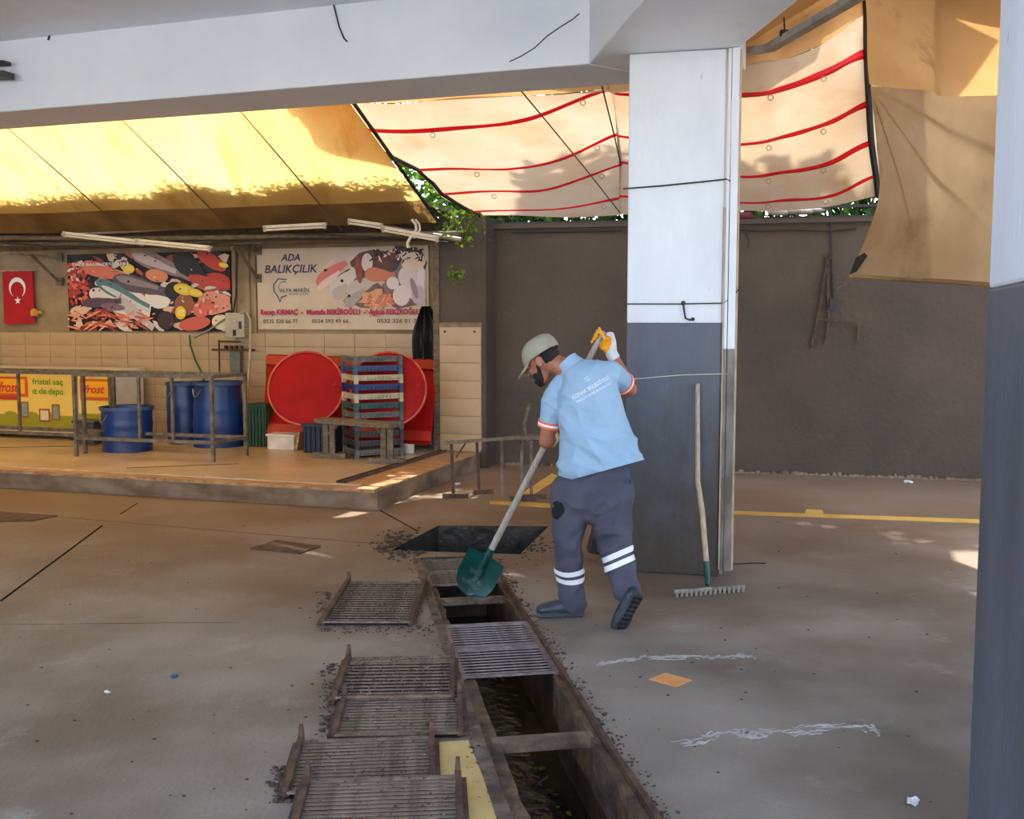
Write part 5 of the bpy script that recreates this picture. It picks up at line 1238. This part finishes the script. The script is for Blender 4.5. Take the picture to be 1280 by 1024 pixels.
blade = mb.build('blade', M['shovel'], sh, smooth=True, world=True)
mb = MB(); mb.loft([(SH_B - hdir * .0, .02, .012), (SH_B - hdir * .07 + bn * .0, .03, .01), (SH_B - hdir * .15 - bn * .004, .008, .004)], bside, 10); mb.build('blade_socket_ridge', M['shovel'], sh, smooth=True, world=True)

# ================================================================== WORKER
def clay(mb, name, m, parent, vox=.008, smooth_it=6, fold=None, origin=V((0, 0, 0))):
    """fuse overlapping closed forms into one continuous skin"""
    me = mb.mesh(name, m); o = bpy.data.objects.new(name, me); COL.objects.link(o)
    r = o.modifiers.new('r', 'REMESH'); r.mode = 'VOXEL'; r.voxel_size = vox
    s = o.modifiers.new('s', 'SMOOTH'); s.iterations = smooth_it; s.factor = .5
    dg = bpy.context.evaluated_depsgraph_get(); dg.update()
    me2 = bpy.data.meshes.new_from_object(o.evaluated_get(dg)); bpy.data.objects.remove(o); bpy.data.meshes.remove(me)
    if fold:
        ns = [v.normal.copy() for v in me2.vertices]
        for v, n in zip(me2.vertices, ns): v.co += n * fold(v.co.copy(), n)
    for v in me2.vertices: v.co -= origin
    me2.materials.clear(); me2.materials.append(m)
    me2.polygons.foreach_set('use_smooth', [True] * len(me2.polygons)); me2.name = name; me2.update()
    o = bpy.data.objects.new(name, me2); COL.objects.link(o); o.parent = parent
    return o
WB = V((.38, 5.58, 0))
man = thing('person', 'worker in khaki cap, light blue polo shirt and grey trousers, bending with a shovel', 'person', WB)
PX = FPX / 5.58
shL, shR = P(693, 499, 5.68), P(764, 466, 5.60)
sideT = (shR - shL).normalized()
neck0, neck1 = P(715, 466, 5.66), P(694, 455, 5.70)
head_c = P(678, 452, 5.72)
elL = P(683, 552, 5.72); haL = SH_B.lerp(SH_T, .58)
elR = P(787, 487, 5.80); wrR = P(764, 441, 5.84)
# --- face direction: left, down and away
fdir = V((-.80, .38, -.46)).normalized(); fup = V((-.30, .12, .94)); fup = (fup - fdir * fup.dot(fdir)).normalized(); fsd = fup.cross(fdir).normalized()
HR = Matrix((fdir, fsd, fup)).transposed()     # local x = forward, y = left/right, z = up
def hp(x, y, z): return head_c + HR @ V((x, y, z))
mb = MB()
mb.ell(hp(-.01, 0, .025), (.098, .076, .095), HR); mb.ell(hp(.03, 0, -.03), (.062, .056, .075), HR); mb.ell(hp(.045, 0, -.085), (.04, .04, .032), HR)
mb.ell(hp(.082, 0, .025), (.02, .05, .018), HR); mb.ell(hp(.07, .03, -.02), (.02, .022, .022), HR); mb.ell(hp(.07, -.03, -.02), (.02, .022, .022), HR)
mb.loft([(hp(.09, 0, .012), .009, .009), (hp(.104, 0, -.012), .012, .012), (hp(.108, 0, -.028), .016, .012)], HR @ V((0, 1, 0)), 10)
mb.ell(hp(.088, 0, -.055), (.014, .024, .007), HR); mb.ell(hp(.086, 0, -.068), (.013, .022, .007), HR)
for s in (-1, 1):
    mb.ell(hp(-.012, s * .077, -.005), (.02, .009, .032), HR); mb.ell(hp(-.006, s * .082, -.004), (.014, .007, .024), HR)
mb.loft([(neck0 - (neck1 - neck0) * .8, .066, .066), (neck0, .06, .062), (neck1, .056, .06), (hp(-.03, 0, -.03), .05, .055)], sideT, 16)
# trunk inside the shirt, arms
mb.loft([(P(742, 560, 5.58), .13, .09), (P(730, 500, 5.62), .14, .09), (P(722, 478, 5.65), .10, .07), (neck0, .055, .055)], sideT, 16)
mb.loft([(shL, .052, .052), (shL.lerp(elL, .5), .047, .047), (elL, .042, .042)], V((0, 1, 0)), 14)
wdirL = (haL - elL).normalized(); wrL = haL - wdirL * .075 + V((.02, -.03, .0))
mb.loft([(elL, .042, .042), (elL.lerp(wrL, .3), .043, .041), (wrL, .028, .032)], V((0, 0, 1)), 14)
mb.loft([(shR, .052, .052), (shR.lerp(elR, .5), .048, .048), (elR, .042, .042)], V((0, 1, 0)), 14)
mb.loft([(elR, .041, .041), (elR.lerp(wrR, .3), .044, .042), (elR.lerp(wrR, .7), .034, .034), (wrR, .026, .031)], V((0, 1, 0)), 14)
mb.ell(elR, (.043, .043, .043)); mb.ell(elL, (.043, .043, .043))
clay(mb, 'body', M['skin'], man, .0065, 4, origin=WB)
for s in (-1, 1):
    mb = MB(); mb.ell(hp(.079, s * .03, .008), (.011, .013, .009), HR, 10, 8); mb.build('eye', M['eye'], man, smooth=True, world=True)
    mb = MB(); mb.ell(hp(.0885, s * .03, .006), (.003, .006, .006), HR, 8, 6); mb.build('iris', M['hair'], man, smooth=True, world=True)
    mb = MB(); mb.tube([hp(.088, s * .012, .028), hp(.09, s * .03, .034), hp(.08, s * .048, .028)], .005, 6); mb.build('eyebrow', M['hair'], man, smooth=True, world=True)
# beard and hair
mb = MB()
mb.loft([(hp(.012, -.060, -.01), .008, .010), (hp(.018, -.052, -.045), .012, .014), (hp(.036, -.04, -.08), .018, .018), (hp(.055, -.02, -.098), .022, .021), (hp(.064, 0, -.103), .024, .022), (hp(.055, .02, -.098), .022, .021), (hp(.036, .04, -.08), .018, .018), (hp(.018, .052, -.045), .012, .014), (hp(.012, .060, -.01), .008, .010)], HR @ V((1, 0, 0)), 10)
mb.ell(hp(.045, -.038, -.062), (.032, .017, .028), HR); mb.ell(hp(.045, .038, -.062), (.032, .017, .028), HR); mb.ell(hp(.078, 0, -.088), (.018, .028, .016), HR); mb.loft([(hp(.082, -.028, -.062), .005, .006), (hp(.098, 0, -.046), .007, .006), (hp(.082, .028, -.062), .005, .006)], HR @ V((0, 0, 1)), 8)
def fuzz(p, n): return .003 * noise.noise(p * 120)
clay(mb, 'beard', M['hair'], man, .005, 3, fuzz, WB)
mb = MB(); mb.ell(hp(-.032, 0, .016), (.079, .0765, .07), HR); clay(mb, 'hair', M['hair'], man, .007, 2, fuzz, WB)
# cap: crown panels + brim + button
capo = bpy.data.objects.new('cap', None); COL.objects.link(capo); capo.parent = man
CAPU = (fup * .93 - fdir * .0).normalized()
mb = MB(); n = 36; rows_ = 12; vs = []; fs = []
for j in range(rows_ + 1):
    t_ = (pi / 2) * j / rows_
    for k in range(n):
        a = 2 * pi * k / n; rx, ry = .112, .094
        seam = 1 - .012 * max(0, cos(a * 6)) ** 8
        z = .105 * sin(t_) ** .9 if j else 0
        x = rx * (1.0 if cos(a) > 0 else .98) * cos(a) * cos(t_) ** .62 * seam; y = ry * sin(a) * cos(t_) ** .62 * seam
        vs.append(hp(-.012 + x, y, .028 - .12 * min(0, x) * 0 + z + (.0 if x > 0 else -.0) - x * .12))
for j in range(rows_):
    for k in range(n): a_ = j * n + k; b_ = j * n + (k + 1) % n; fs.append((a_, b_, b_ + n, a_ + n))
vs2 = vs; mb.add(vs2, fs + [tuple(range(rows_ * n, rows_ * n + n))]); o = mb.build('cap_crown', M['cap'], capo, smooth=True); 
for v in o.data.vertices: v.co -= WB
sm = o.modifiers.new('thick', 'SOLIDIFY'); sm.thickness = .003; sm.offset = 1
mb = MB(); vs = []; fs = []; nu = 16
for i in range(nu + 1):
    a = -1.15 + 2.3 * i / nu
    for j in range(5):
        s = j / 4; ex_ = .075 * (cos(a * .95) ** .6 if abs(a) < 1.5 else 0) * s
        x = -.012 + .112 * cos(a) + ex_ ; y = .094 * sin(a) * (1 - .08 * s)
        vs.append(hp(x, y, .028 - x * .12 - .0 - ex_ * .42 - 1.2 * y * y * s))
for i in range(nu):
    for j in range(4): k_ = i * 5 + j; fs.append((k_, k_ + 1, k_ + 6, k_ + 5))
mb.add([v - WB for v in vs], fs); o = mb.build('cap_brim', M['cap'], capo, smooth=True); sm = o.modifiers.new('thick', 'SOLIDIFY'); sm.thickness = .004
mb = MB(); mb.ell(hp(-.012, 0, .135) - WB, (.008, .008, .006), HR, 10, 6); mb.build('cap_button', M['cap'], capo, smooth=True)
# --- shirt
mb = MB()
mb.loft([(P(760, 618, 5.56), .246, .160), (P(754, 592, 5.56), .238, .154), (P(748, 572, 5.56), .222, .148), (P(744, 540, 5.57), .196, .142), (P(738, 510, 5.59), .178, .135), (P(732, 486, 5.61), .165, .125), (P(727, 472, 5.63), .135, .10), (P(719, 463, 5.655), .085, .075)], sideT, 32, cap=False)
mb.loft([(P(717, 470, 5.66), .07, .075), (P(704, 484, 5.67), .07, .075), (shL, .06, .066)], V((0, 1, 0)), 16)
mb.loft([(P(722, 468, 5.65), .06, .07), (P(742, 466, 5.63), .062, .07), (shR, .06, .064)], V((0, 1, 0)), 16)
mb.ell(shL + V((.012, 0, -.01)), (.068, .07, .068)); mb.ell(shR + V((-.012, 0, -.01)), (.068, .07, .066))
slL = shL.lerp(elL, .66); slR = shR.lerp(elR, .66)
mb.loft([(shL + sideT * .05, .07, .075), (shL, .066, .068), (shL.lerp(elL, .4), .06, .062), (slL, .058, .06)], V((0, 1, 0)), 18, cap=False)
mb.loft([(shR - sideT * .05, .07, .075), (shR, .066, .068), (shR.lerp(elR, .4), .062, .062), (slR, .062, .062)], V((0, 1, 0)), 18, cap=False)
def sfold(p, n):
    q = p - shL; low = max(0, min(1, (1.28 - p.z) / .35))
    # diagonal drapes running from left armpit towards the right hip
    s = (p.x * .55 + p.z * .85); d1 = noise.noise(V((s * 17, p.x * 4, p.y * 3))) * .011 * (.35 + .65 * low)
    d2 = noise.noise(V((p.x * 9, p.y * 9, p.z * 7))) * .007
    d3 = .006 * sin(s * 55 + 3 * noise.noise(p * 6)) * max(0, noise.noise(p * 5 + V((3, 1, 7))) + .1) * (.4 + low)
    ridge = 1 - abs(noise.noise(V((s * 9 + 2, p.x * 2.2 - p.z * 1.5, 5)))) * 2.4
    r2_ = 1 - abs(noise.noise(V((p.x * 7 - p.z * 3, p.z * 6 + p.x * 3, 9)))) * 2.6
    k_ = min(1, max(0, min((p - elL).length, (p - elR).length) - .10) / .10)
    edge = .45 + .55 * min(1, abs(n.y) * 1.4)
    return k_ * edge * .78 * (d1 * 1.8 + d2 * 1.8 + d3 * 2 + max(0, ridge) ** 3 * .019 * (.35 + low) + max(0, r2_) ** 3 * .012)
shirt = clay(mb, 'polo_shirt', M['shirt'], man, .008, 8, sfold, WB)
mb = MB(); mb.loft([(P(720, 463, 5.655), .074, .074), (P(712, 457, 5.672), .071, .072), (P(708, 453, 5.68), .07, .071)], sideT, 24, cap=False); o = mb.build('collar', M['shirt'], man, smooth=True, world=True)
for (c0_, c1_, nm) in ((shL, elL, 'L'), (shR, elR, 'R')):
    c = c0_.lerp(c1_, .66)
    for k, mt in ((-.030, 'orange_tape'), (-.018, 'reflect'), (-.006, 'orange_tape')):
        d = (c1_ - c0_).normalized(); r_ = .0645 if nm == 'L' else .067
        mb = MB(); mb.loft([(c + d * (k - .007), r_, r_ + .002), (c + d * (k + .005), r_, r_ + .002)], V((0, 1, 0)), 24, cap=False)
        o = mb.build('sleeve_band', M[mt], man, smooth=True, world=True); o['label'] = 'orange and silver reflective sleeve band'
# lettering on the back, laid on the cloth
r0_, r1_ = ray(692, 606), ray(808, 574); hn = r1_.cross(r0_).normalized(); hn = hn if hn.z > 0 else -hn      # the hem is cut straight, lower at the left
for v in shirt.data.vertices:
    k_ = (v.co + WB - V((0, 0, EYE))).dot(hn)
    if k_ < 0 and v.co.z + WB.z < 1.0: v.co -= hn * k_
bvh = BVHTree.FromPolygons([v.co + WB for v in shirt.data.vertices], [tuple(p.vertices) for p in shirt.data.polygons])
def shirt_text(s, c, d2, wpx, hpx):
    tm_ = text(s, 1, 1, M['white_ink'], bold=.02)
    sub = []
    mbx = MB(); ok = []
    for v in tm_.v:
        px = c[0] + v[0] * wpx * d2[0] - v[1] * hpx * (-d2[1]) * -1 * -1; py = c[1] + v[0] * wpx * d2[1] - v[1] * hpx * d2[0]
        r = ray(px, py).normalized(); hit = bvh.ray_cast(V((0, 0, EYE)), r)
        ok.append(hit[0] + hit[1] * .0035 if hit[0] is not None else None)
    fs = [f for f in tm_.f if all(ok[i] is not None for i in f)]
    mbx.add([(p - WB) if p is not None else (0, 0, 0) for p in ok], fs); mbx.build('back_lettering', M['white_ink'], man)
dd = V((46, -26)).normalized()
shirt_text('T.C.', (734, 474), dd, 7, 5); shirt_text('KONAK BELEDİYESİ', (738, 484), dd, 52, 6.5); shirt_text('TEMİZLİK İŞLERİ MÜDÜRLÜĞÜ', (742, 491), dd, 50, 4.5)
# --- trousers
kL = [(713, 615, 5.56, .112), (711, 645, 5.56, .100), (710, 678, 5.56, .086), (712, 708, 5.60, .076), (714, 738, 5.63, .073), (718, 753, 5.65, .068)]
kR = [(765, 612, 5.54, .120), (764, 645, 5.54, .112), (768, 680, 5.56, .096), (774, 703, 5.54, .086), (780, 724, 5.51, .076), (784, 740, 5.48, .070)]
mb = MB()
mb.loft([(P(747, 585, 5.56), .18, .125), (P(742, 612, 5.56), .205, .135), (P(738, 628, 5.56), .17, .12)], sideT, 28)
mb.ell(P(766, 618, 5.50), (.10, .08, .12)); mb.ell(P(724, 622, 5.51), (.095, .075, .12))
for kk in (kL, kR): mb.loft([(P(x, y, Y), r, r * 1.02) for x, y, Y, r in kk], V((1, 0, 0)), 22, cap=True)
def tfold(p, n):
    low = max(0, min(1, (.42 - p.z) / .3)); knee = math.exp(-((p.z - .5) / .12) ** 2)
    return noise.noise(V((p.x * 9 + p.z * 6, p.y * 6, p.z * 13 - p.x * 7))) * (.008 + .012 * low + .009 * knee) + max(0, 1 - abs(noise.noise(V((p.x * 5 + p.z * 4, p.y * 3, p.z * 9 - p.x * 6)))) * 3) ** 2 * .007 + noise.noise(V((p.x * 14, p.y * 12, p.z * 9))) * .005
tro = clay(mb, 'work_trousers', M['trousers'], man, .008, 5, tfold, WB)
tb_ = BVHTree.FromPolygons([v.co + WB for v in tro.data.vertices], [tuple(p.vertices) for p in tro.data.polygons])
def wrap_band(c, d, w, r0, name, m, parent=man, side=V((1, 0, 0)), off=.004):
    """band hugging the cloth: radius found by casting inwards"""
    d = V(d).normalized(); u = (side - d * side.dot(d)).normalized(); v_ = d.cross(u); vs = []; n = 36
    for j in range(4):
        cc = c + d * (j / 3 - .5) * w
        for k in range(n):
            a = 2 * pi * k / n; dr = u * cos(a) + v_ * sin(a); hit = tb_.ray_cast(cc + dr * .14, -dr)
            rr = (hit[0] - cc).length if hit[0] is not None else r0
            rr = min(max(rr, r0 * .7), r0 * 1.35); vs.append(cc + dr * (rr + off) - WB)
    fs = []
    for j in range(3):
        for k in range(n): a_ = j * n + k; b_ = j * n + (k + 1) % n; fs.append((a_, b_, b_ + n, a_ + n))
    mb = MB(); mb.add(vs, fs); o = mb.build(name, m, parent, smooth=True); return o
dL_ = P(712, 690, 5.59) - P(714, 735, 5.625)
for (x, y) in ((711.5, 711), (712.5, 722)): wrap_band(P(x, y, 5.61), dL_, .030, .083, 'reflective_band', M['reflect'])
dR_ = (P(769, 684, 5.555) - P(780, 725, 5.51)) + V((-.03, 0, 0))
for (x, y) in ((772.5, 693), (775, 704)): wrap_band(P(x, y, 5.545), dR_, .030, .088, 'reflective_band', M['reflect'])
# black patch on the left thigh + rear pocket flap, laid on the cloth
def decal(px, m, name):
    pts = []; c = V((sum(p[0] for p in px) / len(px), sum(p[1] for p in px) / len(px)))
    allp = [c] + [V(p) for p in px] ; mid = [c.lerp(V(p), .5) for p in px]; L = [c] + mid + [V(p) for p in px]; n = len(px); res = []
    for q in L:
        h = tb_.ray_cast(V((0, 0, EYE)), ray(q[0], q[1]).normalized()); res.append((h[0] + h[1] * .004 - WB) if h[0] is not None else None)
    if any(r is None for r in res): 
        res = [r if r is not None else next(x for x in res if x is not None) for r in res]
    fs = [(0, 1 + i, 1 + (i + 1) % n) for i in range(n)] + [(1 + i, 1 + n + i, 1 + n + (i + 1) % n, 1 + (i + 1) % n) for i in range(n)]
    mb = MB(); mb.add(res, fs); return mb.build(name, m, man, smooth=True)
decal([(692, 628), (697, 626), (703, 629), (706, 635), (705, 642), (701, 646), (697, 650), (692, 647), (690, 640)], M['trouser_patch'], 'torn_hole')
decal([(780, 600), (786, 597), (791, 600), (791, 607), (786, 606), (781, 604)], mat('pocket_flap', S(66, 66, 80), None, 5, .9), 'pocket_flap')
# --- boots
def boot(Mx, parent, nm):
    """local: toe +x, up z, sole on z=0"""
    T = lambda p: Mx @ V(p)
    mb = MB()
    mb.loft([(T((-.105, 0, .05)), .036, .046), (T((-.05, 0, .055)), .04, .05), (T((.03, 0, .05)), .044, .044), (T((.1, 0, .042)), .047, .036), (T((.14, 0, .038)), .04, .03)], (Mx.to_3x3() @ V((0, 1, 0))), 16)
    mb.loft([(T((-.075, 0, .05)), .042, .046), (T((-.075, 0, .1)), .042, .048), (T((-.07, 0, .15)), .045, .052)], (Mx.to_3x3() @ V((0, 1, 0))), 16)
    o = clay(mb, 'boot', M['boot'], parent, .006, 4, None, WB)
    out = [(-.14, .0), (-.135, .028), (-.1, .038), (-.04, .034), (.02, .04), (.08, .05), (.13, .045), (.165, .026), (.172, 0)]
    out = out + [(x, -y) for x, y in out[::-1][1:-1]]
    mb = MB(); mb.prism([T((x, y, -.002)) - WB for x, y in out], (Mx.to_3x3() @ V((0, 0, .03)))); s_ = mb.build('boot_sole', M['sole'], parent)
    mb = MB()
    for k in range(9):
        x = -.12 + k * .033
        for y in (-.018, .018): mb.add([T(q) - WB for q in ((x, y - .013, -.008), (x + .02, y - .011, -.008), (x + .02, y + .011, -.008), (x, y + .013, -.008), (x, y - .013, .0), (x + .02, y - .011, 0), (x + .02, y + .011, 0), (x, y + .013, 0))], [(0, 1, 2, 3), (4, 5, 6, 7), (0, 1, 5, 4), (1, 2, 6, 5), (2, 3, 7, 6), (3, 0, 4, 7)])
    mb.build('tread', M['black'], s_)
    mb = MB()
    for k in range(4): mb.tube([T((.0 + k * .018 - .03, -.028, .085 - k * .006)), T((.0 + k * .018 - .025, 0, .102 - k * .007)), T((.0 + k * .018 - .03, .028, .085 - k * .006))], .0035, 5)
    mb.build('laces', M['black'], parent, world=True)
def frame(origin, xd, zd):
    xd = V(xd).normalized(); zd = V(zd); zd = (zd - xd * zd.dot(xd)).normalized(); yd = zd.cross(xd)
    return Matrix.Translation(origin) @ Matrix((xd, yd, zd)).transposed().to_4x4()
boot(Matrix.Translation(F(704, 772) + V((0, .02, .010))) @ Matrix.Scale(.86, 4) @ frame(V((0, 0, 0)), (-1, -.05, 0), (0, 0, 1)), man, 'left')
toe = F(777, 789) + V((0, .03, .012)); heel = P(797, 748, 5.36)
fx = (toe - heel).normalized(); mid = heel.lerp(toe, .48)
boot(Matrix.Translation(mid) @ Matrix.Scale(.86, 4) @ frame(V((0, 0, 0)), fx, V((-.05, .62, .78))), man, 'right')
# --- gloved hands closed round the shovel handle
def grip_hand(c, ax_, palm_dir, wrist, parent, nm):
    """c on the handle axis; palm_dir points from the handle to the palm; wrist = wrist point"""
    ax_ = V(ax_).normalized(); pd = V(palm_dir); pd = (pd - ax_ * pd.dot(ax_)).normalized(); sd = ax_.cross(pd)
    mbp = MB()
    R0 = .036
    # back of hand / palm block
    kn = c + pd * (R0 + .006) + sd * .022
    mbp.loft([(wrist, .032, .026), (wrist.lerp(c + pd * R0, .45), .040, .027), (c + pd * (R0 + .002) - sd * .01, .050, .024), (kn, .046, .018)], ax_, 16)
    lens = (1.0, 1.06, 1.0, .86)
    for i, f in enumerate(lens):
        o = ax_ * (.033 - i * .022); rr = .029; pts = []
        for k in range(7):
            th = radians(35 + k * 32 * f); pts.append(c + o + (pd * cos(th) + sd * sin(th)) * (rr + (.012 if k == 0 else .004 if k in (2, 4) else 0)))
        mbp.loft([(p, .0125 - .0005 * k, .0125 - .0005 * k) for k, p in enumerate(pts)], ax_, 10)
    pts = []
    for k in range(5):
        th = radians(-25 - k * 33); pts.append(c + ax_ * (.02 + .009 * k) + (pd * cos(th) + sd * sin(th)) * (.028 + (.01 if k == 0 else 0)))
    mbp.loft([(p, .0125 - .0008 * k, .0125 - .0008 * k) for k, p in enumerate(pts)], ax_, 10)
    return clay(mbp, 'work_glove', M['glove_y'], parent, .0045, 2, None, WB)
hR = SH_T - hdir * .0
g_ = grip_hand(hR, hdir, V((.9, -.25, -.1)), wrR + (hR - wrR) * .25, man, 'right'); g_['label'] = 'yellow rubber palmed work glove'
dW = (wrR - hR).normalized()
mb = MB(); mb.loft([(wrR + (elR - wrR) * .12, .036, .038), (wrR, .034, .037), (wrR.lerp(hR, .35) + V((.022, -.004, 0)), .034, .024), (wrR.lerp(hR, .75) + V((.046, .0, .01)), .034, .018), (hR + V((.058, .0, .03)), .026, .012)], hdir, 18); o = clay(mb, 'glove_back', M['glove_w'], man, .005, 3, None, WB); o['label'] = 'white knitted back and cuff of the glove'
g_ = grip_hand(haL, hdir, V((.5, -.8, 0)), wrL, man, 'left'); g_['label'] = 'yellow rubber palmed work glove'
mb = MB(); mb.loft([(wrL + (elL - wrL) * .15, .035, .037), (wrL, .034, .036), (wrL.lerp(haL, .4), .036, .03)], V((0, 0, 1)), 16); clay(mb, 'glove_cuff', M['glove_w'], man, .005, 2, None, WB)
